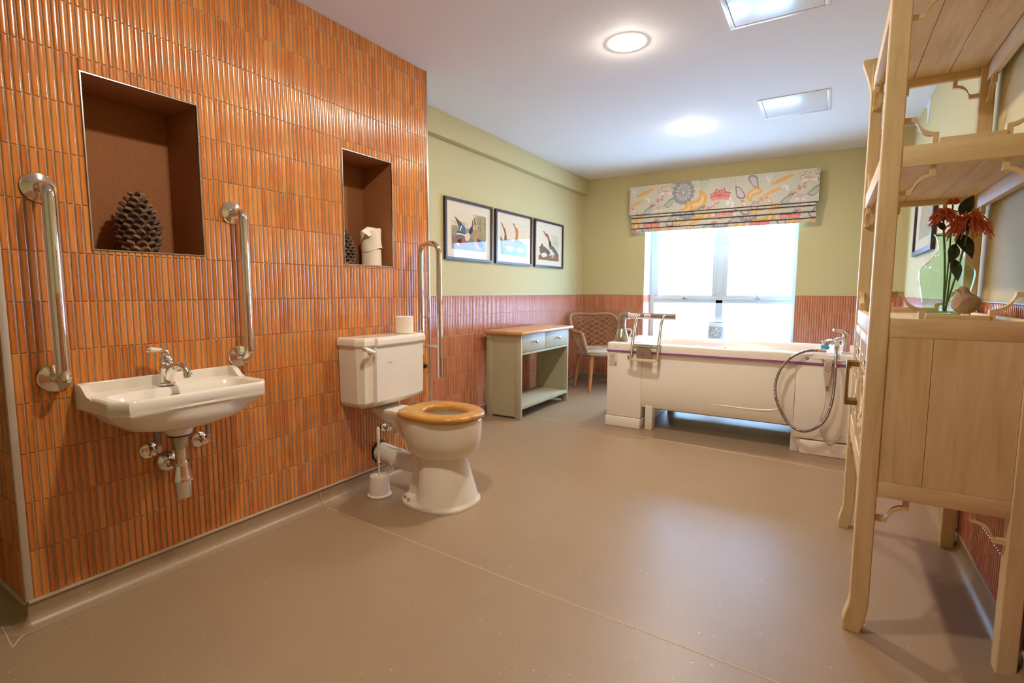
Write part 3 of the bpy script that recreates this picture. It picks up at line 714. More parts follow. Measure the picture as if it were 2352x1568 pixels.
def duck3(P, w, h):
    s = w
    P.poly(smooth_poly([(0, 0), (w, 0), (w, h * .26), (.7 * s, .22 * h), (.4 * s, .14 * h), (0, h * .16)]), (146, 106, 72)); reeds(P, .62 * s, w, .25 * h, .9 * h, 34, 5, [(176, 166, 130), (150, 150, 110), (196, 180, 140)])
    P.poly(smooth_poly([(.04 * s, .34 * h), (.14 * s, .46 * h), (.34 * s, .44 * h), (.56 * s, .28 * h), (.40 * s, .12 * h), (.14 * s, .12 * h)]), (116, 96, 82)); P.poly(smooth_poly([(.12 * s, .20 * h), (.30 * s, .26 * h), (.42 * s, .16 * h), (.2 * s, .1 * h)]), (226, 210, 184)); P.ell(.16 * s, .47 * h, .06 * s, .055 * s, .6, (126, 84, 60)); P.line([(.10 * s, .44 * h), (.03 * s, .40 * h)], .014, (96, 92, 90))
    P.poly(smooth_poly([(.48 * s, .62 * h), (.58 * s, .58 * h), (.84 * s, .42 * h), (.98 * s, .22 * h), (.80 * s, .20 * h), (.66 * s, .26 * h), (.52 * s, .44 * h)]), (112, 104, 100)); P.poly(smooth_poly([(.6 * s, .42 * h), (.72 * s, .3 * h), (.8 * s, .24 * h), (.72 * s, .2 * h), (.58 * s, .32 * h)]), (224, 214, 196)); P.poly(smooth_poly([(.46 * s, .66 * h), (.40 * s, .80 * h), (.30 * s, .84 * h), (.32 * s, .92 * h), (.44 * s, .90 * h), (.52 * s, .76 * h), (.56 * s, .6 * h)]), (158, 84, 56)); P.line([(.33 * s, .88 * h), (.23 * s, .97 * h)], .014, (74, 84, 92)); P.poly(smooth_poly([(.48 * s, .64 * h), (.56 * s, .7 * h), (.62 * s, .56 * h), (.54 * s, .48 * h)]), (78, 60, 54))
    P.line([(.76 * s, .24 * h), (.70 * s, .10 * h)], .012, (196, 190, 180)); P.line([(.7 * s, .22 * h), (.64 * s, .12 * h)], .012, (196, 190, 180))
G = 'waterfowl prints in a row on the left wall'
def lw(y0): return lambda u, z, d: (XL + d, y0 + u, 1.330 + z)
framed('framed_print', 'framed print nearest the tiled pier, duck with raised blue wing beside a tall brown bird', lw(3.130), .655, .478, duck1, .475, .30, .090, .084, G)
framed('framed_print', 'middle framed print of two long-necked brown ducks on blue water', lw(3.838), .655, .478, duck2, .475, .30, .090, .084, G)
framed('framed_print', 'framed print nearest the window wall, one bird standing and one crouching on brown ground', lw(4.550), .648, .478, duck3, .46, .30, .094, .076, G)
def duck4(P, w, h):
    P.poly(smooth_poly([(.1 * w, 0), (.9 * w, 0), (.95 * w, .5 * h), (.6 * w, .8 * h), (.2 * w, .6 * h)]), (170, 168, 146)); P.poly(smooth_poly([(.3 * w, .3 * h), (.5 * w, .7 * h), (.7 * w, .5 * h), (.6 * w, .2 * h)]), (186, 170, 140)); reeds(P, .1 * w, .9 * w, .1 * h, .9 * h, 30, 8, [(160, 150, 120), (190, 176, 150)])
framed('framed_print', 'framed print on the right wall seen between the shelf posts, behind the red flowers', lambda u, z, d: (XR - d, 4.70 - u, 1.335 + z), .80, .56, duck4, .56, .36, .12, .10, 'framed print behind the shelf unit', .03)
# ------------------------------------------------------------ console table
ct = thing('console_table', 'taupe console table with oak top and two drawers under the framed prints', 'table', (-.15, 4.09, 0))
Xb, Xf, Ya, Yb_ = -.345, 0.0, 3.62, 4.535
B().box(-.352, .030, 3.588, 4.585, .722, .746, .002).build('table_top', M_oakY, ct)
for (ya, yb) in ((Ya, Ya + .022), (Yb_ - .022, Yb_)):
    b = B(); b.box(Xb, Xb + .052, ya, yb, 0.001, .722, .002); b.box(Xf - .055, Xf, ya, yb, 0.001, .722, .002); b.build('leg_panel', M_taupe, ct)
    b = B(); b.box(Xb + .052, Xf - .055, ya + .006, yb - .006, .02, .722); b.build('side_panel', M_taupe, ct)
b = B(); b.box(Xb + .02, Xf - .002, Ya + .022, Yb_ - .022, .548, .566, .001); b.build('frame_rail', M_taupe, ct)
B().box(Xf - .02, Xf - .001, 4.046, 4.060, .566, .722, .001).build('divider', M_taupe, ct)
B().box(Xb + .005, Xb + .02, Ya + .022, Yb_ - .022, .548, .722).build('back_rail', M_taupe, ct)
B().box(Xb, Xf - .001, Ya + .022, Yb_ - .022, .085, .115, .002).build('shelf', M_taupe, ct)
for (ya, yb) in ((Ya + .025, 4.044), (4.062, Yb_ - .025)):
    d = B().box(Xb + .05, Xf + .001, ya, yb, .570, .716, .002).build('drawer', M_taupe, ct)
    ym = (ya + yb) / 2
    k = B(); k.lathe([(.010, 0), (.0065, .006), (.0065, .013), (.016, .020), (.018, .027), (.014, .032), (.001, .034)], (Xf + .001, ym, .650), (1, 0, 0), 20, caps=False)
    k.build('knob', M_chrome, d)

# ------------------------------------------------------------ woven chair
ch = thing('woven_armchair', 'woven rope armchair with tapered wooden legs in the corner by the bath', 'chair', (.03, 5.335, 0))
fx, fy = .72, -.694   # facing
cx, cy = .03, 5.335
def CW(s, f, z): return (cx + f * fx - s * fy, cy + f * fy + s * fx, z)   # s: to chair's left side, f: forward
for (s, f) in ((.22, .2), (-.22, .2), (.22, -.2), (-.22, -.2)):
    a = CW(s * .86, f * .86, .41); c = CW(s * 1.05, f * 1.08, 0.001)
    B().tube([c, [(p + q) / 2 for p, q in zip(a, c)], a], [.015, .021, .026], 14).build('leg', M_leg, ch)
M_rope = wood('woven_rope', (118, 84, 54), (156, 118, 82), (184, 148, 110), (60, 60, 60), .85, bump=.6)
M_ropeL = wood('pale_woven_rope', (140, 116, 96), (176, 154, 132), (202, 184, 164), (60, 60, 60), .85, bump=.6)
def outline(t):   # seat outline: t around; rounded square
    a = t * 2 * PI; n = 3.2
    c, s = math.cos(a), math.sin(a)
    r = (abs(c) ** n + abs(s) ** n) ** (-1 / n)
    return r * s * .265, r * c * .25
b = B(); R = []
for (k, z) in ((.86, .395), (.97, .405), (1.02, .425), (1.0, .445), (.9, .455), (.6, .448), (.1, .444)):
    R.append([CW(outline(j / 40)[0] * k, outline(j / 40)[1] * k, z) for j in range(40)])
b.rings(R); b.build('seat', M_ropeL, ch)
b = B()
for q in range(1, 13):      # woven rows on the seat
    k = q / 13
    b.tube([CW(outline(j / 40)[0] * k * .97, outline(j / 40)[1] * k * .97, .452 + .0035 * math.sin(j * PI)) for j in range(40)], .0062, 6, closed=True)
for q in range(3): b.tube([CW(outline(j / 40)[0] * 1.02, outline(j / 40)[1] * 1.02, .408 + q * .013) for j in range(40)], .008, 6, closed=True)
b.build('seat_weave', M_ropeL, ch)
B().tube([CW(outline(j / 24)[0] * .85, outline(j / 24)[1] * .85, .392) for j in range(24)], .012, 8, closed=True).build('seat_frame', M_leg, ch)
# top rail: from front left, up over the back, to the front right
rail = [(.27, .24, .43), (.285, .22, .50), (.295, .17, .60), (.30, .12, .635), (.305, .0, .635), (.31, -.10, .655), (.30, -.19, .73), (.27, -.275, .80), (.20, -.31, .822), (.0, -.33, .815),
        (-.20, -.31, .822), (-.27, -.275, .80), (-.30, -.19, .73), (-.31, -.10, .655), (-.305, .0, .635), (-.30, .12, .635), (-.295, .17, .60), (-.285, .22, .50), (-.27, .24, .43)]
rp = bez(rail, 8)
B().tube([CW(p.x, p.y, p.z) for p in rp], .019, 12).build('top_rail', M_rope, ch)
rs = [Vector(rp[int(i * (len(rp) - 1) / 60)]) for i in range(61)]
def seat_pt(i):
    p = rs[i]; a = math.atan2(p.x / .265, p.y / .25) / (2 * PI); q = outline(a % 1.0); return V(q[0] * .98, q[1] * .98, .44)
bk = B()
N = 60
def shell(i, t):      # i along rail (float), t 0 rail .. 1 seat
    i = max(0, min(N, i)); a = int(math.floor(i)); c = min(a + 1, N); k = i - a
    top = rs[a].lerp(rs[c], k); bot = seat_pt(a).lerp(seat_pt(c), k)
    p = top.lerp(bot, t); bul = math.sin(PI * t) * .018; d = V(p.x, p.y, 0); d = d.normalized() if d.length > .01 else V(0, 0, 0)
    p = p + d * bul; return CW(p.x, p.y, p.z)
for st in range(-14, 74, 2):
    for sg in (1, -1):
        path = []
        for k in range(0, 15):
            i = st + sg * k * .95 * 14 / 14; t = k / 14
            if sg < 0: i = st - k * .95
            if 9 <= i <= N - 9: path.append(shell(i, t))
        if len(path) > 2: bk.tube(path, .0052, 5, caps=False)
stuff(bk.build('back_lattice', M_rope, ch, recalc=False))
for lo, hi in ((0, 10), (50, 60)):
    b = B()
    for k in range(2, 26): b.tube([shell(lo + (hi - lo) * j / 8, k / 27) for j in range(9)], .0052, 5, caps=False)
    for j in range(0, 9): b.tube([shell(lo + (hi - lo) * j / 8, k / 12) for k in range(13)], .0045, 5, caps=False)
    stuff(b.build('arm_weave', M_ropeL, ch, recalc=False))

# ------------------------------------------------------------ assisted bath
ba = thing('assisted_bath', 'long cream height-adjustable bath with a purple band in front of the window', 'bathtub', (1.55, 4.25, 0))
BX0, BX1, BY0, BY1, BZ = .650, 2.46, 3.88, 4.66, .678
def rrect(x0, x1, y0, y1, r, n=7, z=0):
    out = []
    for (cx_, cy_, a0) in ((x1 - r, y1 - r, 0), (x0 + r, y1 - r, PI / 2), (x0 + r, y0 + r, PI), (x1 - r, y0 + r, 1.5 * PI)):
        for k in range(n + 1):
            a = a0 + k / n * PI / 2; out.append((cx_ + r * math.cos(a), cy_ + r * math.sin(a), z))
    return out
b = B()
R = [rrect(BX0, BX1, BY0, BY1, .02, z=.617), rrect(BX0, BX1, BY0, BY1, .02, z=BZ - .012), rrect(BX0 + .004, BX1 - .004, BY0 + .004, BY1 - .004, .02, z=BZ - .003), rrect(BX0 + .014, BX1 - .014, BY0 + .014, BY1 - .014, .02, z=BZ),
     rrect(.86, 2.22, BY0 + .075, BY1 - .075, .11, z=BZ), rrect(.872, 2.208, BY0 + .085, BY1 - .085, .11, z=BZ - .006), rrect(.885, 2.195, BY0 + .094, BY1 - .094, .12, z=BZ - .03),
     rrect(.97, 2.14, BY0 + .13, BY1 - .13, .14, z=.40), rrect(1.05, 2.08, BY0 + .19, BY1 - .19, .14, z=.27), rrect(1.2, 1.95, BY0 + .27, BY1 - .27, .10, z=.25)]
b.rings(R, False, True); b.build('tub', M_acryl, ba, sharp=50)
B().rings([rrect(BX0 - .004, BX1 + .004, BY0 - .004, BY1 + .004, .02, z=z) for z in (.604, .618)]).build('purple_band', M_purple, ba)
# left pedestal, body, right pedestal
B().box(BX0 + .004, .936, BY0 + .003, BY1 - .003, .086, .604, .006).build('pedestal', M_acryl, ba)
B().box(BX0 - .002, .934, BY0 - .006, BY1 + .002, .001, .082, .005).build('plinth', M_acryl, ba)
b = B(); R = []
for (z, dy, dx) in ((.603, .012, 0), (.590, .012, 0), (.583, .024, 0), (.50, .010, 0), (.35, .004, 0), (.22, .014, 0), (.175, .035, 0), (.160, .075, 0)):
    R.append([(.937, BY0 + dy, z), (1.985, BY0 + dy, z), (1.985, BY1 - dy, z), (.937, BY1 - dy, z)])
b.rings(R); b.build('body_panel', M_acryl, ba, sharp=25)
b = B()       # moulded swell line of the body panel
b.tube(bez([(1.45, BY0 + .0215, .262), (1.75, BY0 + .0195, .258), (1.88, BY0 + .0185, .275), (1.925, BY0 + .0175, .33), (1.930, BY0 + .0165, .45), (1.90, BY0 + .023, .545)], 8), .012, 12); b.build('moulding', M_acryl, ba)
B().box(1.985, BX1 - .003, BY0 + .004, BY1 - .003, .100, .604, .012).build('pedestal', M_acryl, ba)
B().box(2.030, BX1, BY0 - .006, BY1 + .002, .001, .092, .005).build('plinth', M_acryl, ba)
for x in (.968, 1.975):
    for y in (BY0 + .02, BY1 - .10):
        B().box(x, x + .056, y, y + .09, .001, .19, .004).build('foot', M_plastic, ba)
B().box(.96, 2.0, BY1 - .05, BY1 - .01, .092, .20, .004).build('light_block_skirt', M_acryl, ba)  # unseen skirt added to keep window light off the floor below the bath
# printed notices
def flat(b, x0, x1, z0, z1, y): b.box(x0, x1, y, y + .0006, z0, z1)
M_ink = Mat('grey_print', (120, 112, 112), .7)
st_ = B().box(.664, .738, BY0 - .0002, BY0 + .0028, .492, .590).build('notice_label', Mat('notice_film', (232, 220, 206), .3), ba)
b = B(); rr = random.Random(5)
for r_i, z in enumerate((.584, .574, .568, .561, .553, .546, .537, .527, .517, .509, .501)):
    x = .668 + (0 if r_i in (0, 7, 8) else .012)
    while x < (.735 if r_i in (0, 7, 8, 9) else .715):
        L = rr.uniform(.003, .012); flat(b, x, min(x + L, .735), z - .0016, z + .0016, BY0 - .0009); x += L + .003
flat(b, .722, .733, .495, .505, BY0 - .0009); b.build('notice_print', M_ink, st_)
b = B(); flat(b, .712, .742, .6425, .6455, BY0 - .0007); b.build('maker_mark', M_ink, ba)
b = B(); b.lathe([(.009, 0), (.009, .0008)], (2.048, BY0 - .0001, .643), (0, -1, 0), 20); e = b.build('blue_mark', Mat('blue_print', (92, 110, 160), .5), ba)
b = B(); flat(b, 2.0455, 2.0505, .638, .648, BY0 - .0016); b.build('mark_letter', M_plastic, e)
b = B(); flat(b, 2.080, 2.112, .6415, .6435, BY0 - .0007); b.lathe([(.004, 0), (.004, .0008)], (2.117, BY0, .6425), (0, -1, 0), 14); b.build('scale_print', M_ink, ba)
B().lathe([(.016, 0), (.018, .003), (.013, .006), (.001, .008)], (1.53, BY0 + .04, BZ), seg=20).build('overflow_knob', M_chrome, ba)
B().lathe([(.012, 0), (.014, .003), (.001, .007)], (1.495, BY0 + .042, BZ), seg=20).build('overflow_knob', M_chrome, ba)

# ------------------------------------------------------------ bath hoist
ho = thing('bath_hoist', 'stainless steel hoist arm with hanging frame on the left end of the bath', 'hoist', (.724, 4.01, BZ))
hx, hy = .724, 4.01
b = B(); b.lathe([(.058, .0005), (.058, .006), (.054, .03), (.036, .092), (.033, .096), (.031, .10), (.0305, .12), (.031, .124), (.0295, .126), (.0295, .165), (.033, .167), (.033, .205)], (hx, hy, BZ), seg=32); b.build('column', M_steel, ho)
b = B(); b.tube(fillet([(hx, hy, .86), (hx, hy, .888), (hx + .06, hy - .004, .888)], .02, 6), .0285, 20); b.tube([(hx + .03, hy - .003, .888), (1.165, 3.985, .889)], .0235, 20); b.build('boom', M_steel, ho)
for x0, x1 in ((.785, .862), (.915, .968)):
    b = B(); y_ = lambda x: hy - .003 + (x - .754) * (3.985 - hy + .003) / .411
    vs = []; n = 9
    for x in (x0, x1):
        for k in range(n): a = PI * (.18 + .5 * k / (n - 1) + .55); vs.append((x, y_(x) + .0243 * math.cos(a), .8885 + .0243 * math.sin(a)))
    b.add(vs, [(k, k + 1, n + k + 1, n + k) for k in range(n - 1)], True); s = b.build('warning_label', Mat('label_film', (236, 214, 204), .4), ho, recalc=False)
    if x0 > .9:
        b = B(); b.box(.925, .958, y_(.94) - .0256, y_(.94) - .0246, .887, .893); b.build('label_text', Mat('red_print', (206, 96, 90), .6), s)
fr_ = []
for xt, xb_ in ((.880, .870), (1.085, 1.072)):
    p = fillet([(xt, 3.995, .886), (xt - .004, 3.93, .892), (xt - .012, 3.905, .84), (xb_, 3.815, .555)], .03, 5)
    B().tube(p, .0115, 14).build('side_tube', M_steel, ho)
B().box(.878, 1.068, 3.804, 3.822, .548, .570, .003).build('foot_bar', Mat('cream_bar', (226, 206, 172), .4), ho)
B().tube([(.885, 3.842, .672), (1.082, 3.842, .672)], .006, 10).build('cross_tube', M_steel, ho)
B().tube([(.885, 3.846, .655), (1.082, 3.846, .655)], .007, 10).build('cross_tube', M_steel, ho)
q = B(); q.prism([(.912, .56), (1.026, .56), (1.026, .636), (1.016, .65), (.922, .65), (.912, .636)], 'y', 3.822, 3.828); pl = q.build('bracket_plate', M_plate, ho)
B().lathe([(.010, 0), (.010, .0014), (.007, .0014), (.007, 0)], (.965, 3.8215, .60), (0, -1, 0), 20, caps=False).build('emblem_ring', Mat('engraved_ring', (120, 98, 82), .5), pl)
for x in (.918, 1.012): B().tube([(x, 3.838, .672), (x, 3.826, .655), (x, 3.825, .64)], .007, 10).build('clamp', M_steel, ho)
B().tube(fillet([(.872, 3.815, .556), (.852, 3.812, .553), (.851, 3.812, .59)], .01, 4), .005, 8).build('hook', M_steel, ho)
B().tube([(1.082, 3.858, .735), (1.082, 3.848, .69)], .0065, 8).build('lock_pin', M_white, ho)
b = B(); b.tube(bez([(hx + .03, hy, .775), (hx + .075, hy - .01, .778), (hx + .085, hy - .01, .75), (hx + .065, hy - .012, .715), (hx + .04, hy - .02, .692), (hx + .02, hy - .04, .684)], 6), .0065, 8); b.build('release_loop', M_white, ho)

# ------------------------------------------------------------ bath tap, hoses, hand control
tp = thing('bath_mixer_tap', 'chrome lever mixer tap on the right end of the bath', 'tap', (2.262, 4.02, BZ))
b = B(); b.lathe([(.030, 0.0005), (.030, .008), (.024, .012), (.022, .05), (.024, .11), (.020, .125), (.001, .128)], (2.262, 4.02, BZ), seg=24); b.tube(fillet([(2.262, 4.02, .775), (2.215, 4.0, .772), (2.175, 3.985, .735)], .02, 5), [.015] * 9 if False else .014, 12); b.build('body', M_chrome, tp)
b = B(); b.tube([(2.258, 4.015, .80), (2.23, 4.0, .826), (2.185, 3.985, .832)], [.014, .011, .008], 12); b.build('lever', M_chrome, tp)
hs = thing('hand_shower', 'chrome hand shower hooked over the bath end with a long looped steel hose', 'shower', (2.19, 3.93, BZ))
b = B(); b.tube(bez([(2.145, 3.95, .738), (2.165, 3.945, .752), (2.185, 3.935, .758), (2.205, 3.92, .752), (2.21, 3.905, .735), (2.208, 3.893, .70)], 6), [.020] * 8 + [.018] * 9 + [.014] * 14, 14); b.build('head', M_chrome, hs)
B().lathe([(.024, 0), (.026, .006), (.018, .016)], (2.139, 3.953, .738), (.5, -.2, .4), 20).build('spray_face', M_chrome, hs)
B().tube([(2.125, 3.94, .722), (2.155, 3.93, .718), (2.165, 3.925, .716)], [.014, .015, .010], 10).build('blue_cap', Mat('blue_plastic', (40, 150, 206), .35), hs)
hose = bez([(2.206, 3.885, .705), (2.207, 3.84, .64), (2.208, 3.82, .52), (2.200, 3.812, .38), (2.165, 3.81, .255), (2.10, 3.81, .185), (2.03, 3.81, .168), (1.955, 3.812, .22), (1.89, 3.815, .34), (1.873, 3.82, .46), (1.905, 3.828, .58), (1.965, 3.84, .655), (2.04, 3.86, .694), (2.10, 3.885, .699)], 14)
def ribbed(path, r, pitch, amp, seg=10):
    P = [Vector(p) for p in path]; out = []; rad = []; d = 0; L = [0]
    for a, c in zip(P[:-1], P[1:]): L.append(L[-1] + (c - a).length)
    n = int(L[-1] / (pitch / 2)); j = 0
    for i in range(n + 1):
        s = L[-1] * i / n
        while j < len(L) - 2 and L[j + 1] < s: j += 1
        k = (s - L[j]) / max(L[j + 1] - L[j], 1e-9); out.append(P[j].lerp(P[j + 1], k)); rad.append(r + amp * (i % 2))
    return out, rad
p_, r_2 = ribbed(hose, .0082, .008, .0014); B().tube(p_, r_2, 10).build('hose', Mat('dark_chrome_hose', (150, 148, 146), .2, 1.0), hs)
B().tube([(2.10, 3.885, .699), (2.125, 3.895, .698), (2.15, 3.905, .692)], [.010, .013, .009], 12).build('hose_nut', M_chrome, hs)
B().lathe([(.014, 0), (.012, .02), (.009, .045), (.008, .05)], (2.207, 3.887, .735), (0, -.03, -1), 14).build('hose_nut', M_chrome, hs)
rc = thing('bath_hand_control', 'pale grey hand control hanging from its bar on the bath front, with a coiled cable', 'remote control', (2.17, 3.86, .45))
M_rc = Mat('pale_pink_grey_plastic', (206, 184, 172), .4)
b = B(); b.rings([[(2.168 + sx * w_, y, z) for sx, y in ((-1, 3.862), (-.8, 3.850), (.8, 3.850), (1, 3.862), (1, 3.872), (-1, 3.872))] for z, w_ in ((.640, .020), (.635, .023), (.57, .024), (.52, .017), (.49, .013), (.474, .009))]); b.build('housing', M_rc, rc, sharp=50)
M_btn = Mat('button_print', (110, 98, 100), .6)
for (dx, dz) in ((0, .022), (0, -.022), (-.013, .008), (.013, .008), (-.013, -.01), (.013, -.01), (0, 0)):
    B().lathe([(.0042, 0), (.0036, .0016), (.001, .002)], (2.168 + dx, 3.850, .592 + dz), (0, -1, 0), 10, caps=False).build('button', M_btn, rc)
B().lathe([(.009, 0), (.006, -.03), (.004, -.04)], (2.168, 3.862, .476), seg=12).build('strain_relief', M_dgrey, rc)
B().tube(bez([(2.168, 3.862, .44), (2.166, 3.855, .38), (2.160, 3.852, .32), (2.147, 3.850, .275)], 6), .0028, 6).build('cable', M_rc, rc)
cp = []; axis = bez([(2.147, 3.850, .275), (2.150, 3.848, .20), (2.165, 3.845, .14), (2.20, 3.845, .105), (2.24, 3.85, .125), (2.262, 3.855, .17)], 26)
for i, p in enumerate(axis):
    a = i * 1.45; cp.append(p + V(.0085 * math.cos(a), .0085 * math.sin(a), .002 * math.sin(a)))
B().tube(cp, .0026, 5).build('coiled_cable', M_rc, rc)
B().tube([(2.135, BY0 - .016, .643), (2.285, BY0 - .016, .643)], .0045, 10).build('hanging_bar', M_chrome, ba)
for x in (2.135, 2.285): B().lathe([(.008, 0), (.008, .022), (.005, .026)], (x, BY0 + .002, .643), (0, -1, 0), 14).build('bar_stud', M_chrome, ba)
# ------------------------------------------------------------ basin
SX = .0048   # face of the tiles
bs = thing('wash_basin', 'white ceramic wall-hung basin with raised back and chamfered front corners', 'basin', (.15, .934, .70))
YC = .934
outl = [(SX, -.264), (.245, -.264), (.300, -.226), (.300, .226), (.245, .264), (SX, .264)]
cxb = .155
def ray_poly(a, k=1.0, grow=0.0):
    d = V(math.cos(a), math.sin(a), 0); best = None; n = len(outl)
    for i in range(n):
        p = V(*outl[i], 0) - V(cxb, 0, 0); q = V(*outl[(i + 1) % n], 0) - V(cxb, 0, 0); e = q - p
        den = d.x * e.y - d.y * e.x
        if abs(den) < 1e-9: continue
        t = (p.x * e.y - p.y * e.x) / den; u = (p.x * d.y - p.y * d.x) / den
        if t > 0 and -1e-6 <= u <= 1 + 1e-6 and (best is None or t < best): best = t
    return best
# ring angles include the polygon's own corners so that they stay crisp
angs = sorted({round(math.atan2(y, x - cxb) % (2 * PI), 5) for x, y in outl} | {round(2 * PI * k / 72, 5) for k in range(72)})
def ring(k, z, dx=0.0):
    return [(max(cxb + math.cos(a) * (ray_poly(a) + dx) * k, SX), YC + math.sin(a) * (ray_poly(a) + dx) * k, z) for a in angs]
def sup(ax, ay, z, n=2.6, x0=cxb):
    return [(x0 + math.copysign(abs(math.cos(a)) ** (2 / n), math.cos(a)) * ax, YC + math.copysign(abs(math.sin(a)) ** (2 / n), math.sin(a)) * ay, z) for a in angs]
def mixr(r1, r2, t): return [tuple(p + (q - p) * t for p, q in zip(a, c)) for a, c in zip(r1, r2)]
b = B()
R = [sup(.035, .045, .588, 2, .13), sup(.08, .12, .594, 2.2), sup(.115, .185, .612, 2.4), sup(.135, .225, .640, 2.6), mixr(sup(.14, .245, .656, 3), ring(.9, .656), .5), ring(.955, .674), ring(1, .679, -.006), ring(1, .686, -.001), ring(1, .694, -.003), ring(1, .700, 0), ring(1, .722, 0), ring(1, .729, -.004), ring(1, .732, -.010)]
inner = [sup(.096, .226, .728, 4.5, .182), sup(.091, .221, .722, 4.5, .182), sup(.082, .208, .69, 4, .184), sup(.066, .175, .645, 3.2, .184), sup(.04, .10, .622, 2.6, .185), sup(.006, .006, .616, 2, .18)]
R += [mixr(ring(1, .732, -.010), inner[0], .15)] + inner
b.rings(R, True, True); b.build('bowl', M_ceramic, bs, sharp=38)
b = B()
b.box(SX, .020, YC - .264, YC + .264, .682, .768, .005, 3)
for sgn in (-1, 1):
    pr = [(SX, .682)] + [(p.x, p.y) for p in bez([(.006, .768, 0), (.030, .768, 0), (.055, .762, 0), (.078, .745, 0), (.095, .733, 0), (.125, .728, 0)], 5)] + [(.125, .700)]
    ya = YC + sgn * .2648; b.prism(pr, 'y', min(ya, ya - sgn * .022), max(ya, ya - sgn * .022))
b.build('upstand', M_ceramic, bs)
b = B(); b.lathe([(.056, .03), (.050, 0), (.043, -.034), (.038, -.042), (.001, -.042)], (.112, YC, .592), seg=28, caps=False); b.build('waste_boss', M_ceramic, bs)
B().lathe([(.017, 0), (.017, .003), (.013, .004), (.001, .003)], (.1005, YC, .692), (1, 0, .2), 22, caps=False).build('overflow_cover', M_chrome, bs)
B().lathe([(.020, 0), (.022, .002), (.016, .004), (.001, .003)], (.18, YC, .617), seg=22, caps=False).build('plug_hole', M_chrome, bs)
# tap
bt = thing('basin_tap', 'chrome monobloc tap with white ceramic lever on the basin', 'tap', (.062, .925, .731))
tx, ty, tz = .066, .925, .7335
b = B(); b.lathe([(.027, 0), (.027, .005), (.022, .010), (.020, .03), (.021, .05), (.024, .062), (.023, .072), (.019, .078), (.021, .088), (.020, .100), (.012, .110), (.008, .114), (.001, .1145)], (tx, ty, tz), seg=26, caps=False)
b.tube(bez([(tx + .006, ty + .002, tz + .02), (tx + .02, ty + .004, tz + .05), (tx + .045, ty + .012, tz + .072), (tx + .075, ty + .02, tz + .070), (tx + .094, ty + .025, tz + .048)], 6), [.017] * 6 + [.0165] * 6 + [.013] * 6 + [.012] * 7, 16)
b.lathe([(.0125, .0), (.015, -.012), (.0155, -.022), (.012, -.024), (.001, -.02)], (tx + .094, ty + .025, tz + .052), (-.2, -.05, 1), 20, caps=False); b.build('spout_body', M_chrome, bt)
b = B(); b.lathe([(.010, 0), (.012, .006), (.010, .014), (.006, .018)], (tx, ty, tz + .112), seg=18); b.tube([(tx, ty, tz + .128), (tx - .002, ty - .012, tz + .129)], .008, 12); b.build('lever_hub', M_chrome, bt)
lv = B().tube([(tx - .002, ty - .010, tz + .129), (tx - .004, ty - .022, tz + .130), (tx - .006, ty - .038, tz + .131), (tx - .007, ty - .048, tz + .132)], [.006, .008, .0105, .010], 14).build('lever', M_ceramic, bt)
B().ball((tx - .008, ty - .053, tz + .132), .0095, 14).build('lever_cap', M_chrome, lv)
# waste trap
tr = thing('bottle_trap', 'chrome bottle trap under the basin', 'waste trap', (.112, YC, .45))
b = B(); b.lathe([(.038, 0), (.038, -.006)], (.112, YC, .5505), seg=24); b.build('gasket', M_black, tr)
b = B(); b.lathe([(.031, 0), (.031, -.006), (.028, -.008), (.028, -.045), (.026, -.048), (.001, -.05)], (.112, YC, .5445), seg=26); b.build('waste_outlet', M_steel, tr)
b = B(); b.lathe([(r_, z_ * .86) for r_, z_ in [(.0195, .0), (.0195, -.065), (.028, -.066), (.028, -.078), (.025, -.080), (.030, -.105), (.035, -.135), (.0375, -.142), (.037, -.148), (.031, -.152), (.030, -.20), (.028, -.222), (.018, -.228), (.001, -.228)]], (.112, YC, .500), seg=28, caps=False); b.build('trap_body', M_chrome, tr)
b = B(); b.tube([(.112, YC, .428), (.06, YC, .428), (SX + .02, YC, .428)], .015, 16); b.lathe([(.042, 0), (.042, .004), (.038, .014), (.026, .026), (.017, .030)], (SX + .001, YC, .428), (1, 0, 0), 28); b.build('waste_arm', M_chrome, tr)
for i, (y, z, top, lb) in enumerate(((.872, .486, [(.045, .890, .512), (.045, .888, .545), (.05, .87, .585), (.06, .84, .612)], 'chrome isolating valve left of the bottle trap'), (1.052, .483, [(.045, 1.068, .508), (.045, 1.070, .56), (.05, 1.062, .62), (.06, 1.04, .65)], 'chrome isolating valve right of the bottle trap'))):
    t = thing('supply_valve', lb, 'valve', (SX, y, z), 'basin supply valves')
    b = B(); b.lathe([(.030, 0), (.030, .003), (.024, .008), (.012, .010)], (SX + .0005, y, z), (1, 0, 0), 26); b.build('flange', M_chrome, t)
    b = B(); b.lathe([(.009, 0), (.009, .03), (.012, .03), (.012, .046), (.001, .048)], (SX + .005, y, z), (1, 0, 0), 16); b.tube([(SX + .038, y + .002, z), (SX + .040, y + .022, z + .002)], .009, 12); b.lathe([(.0105, -.014), (.0115, -.010), (.0115, .010), (.008, .014)], (SX + .040, y + .018, z + .008), seg=8, smooth=False); b.build('valve_body', M_chrome, t)
    B().tube(bez(top, 6), .0058, 8).build('hose', M_dgrey if i == 0 else M_steel, t)

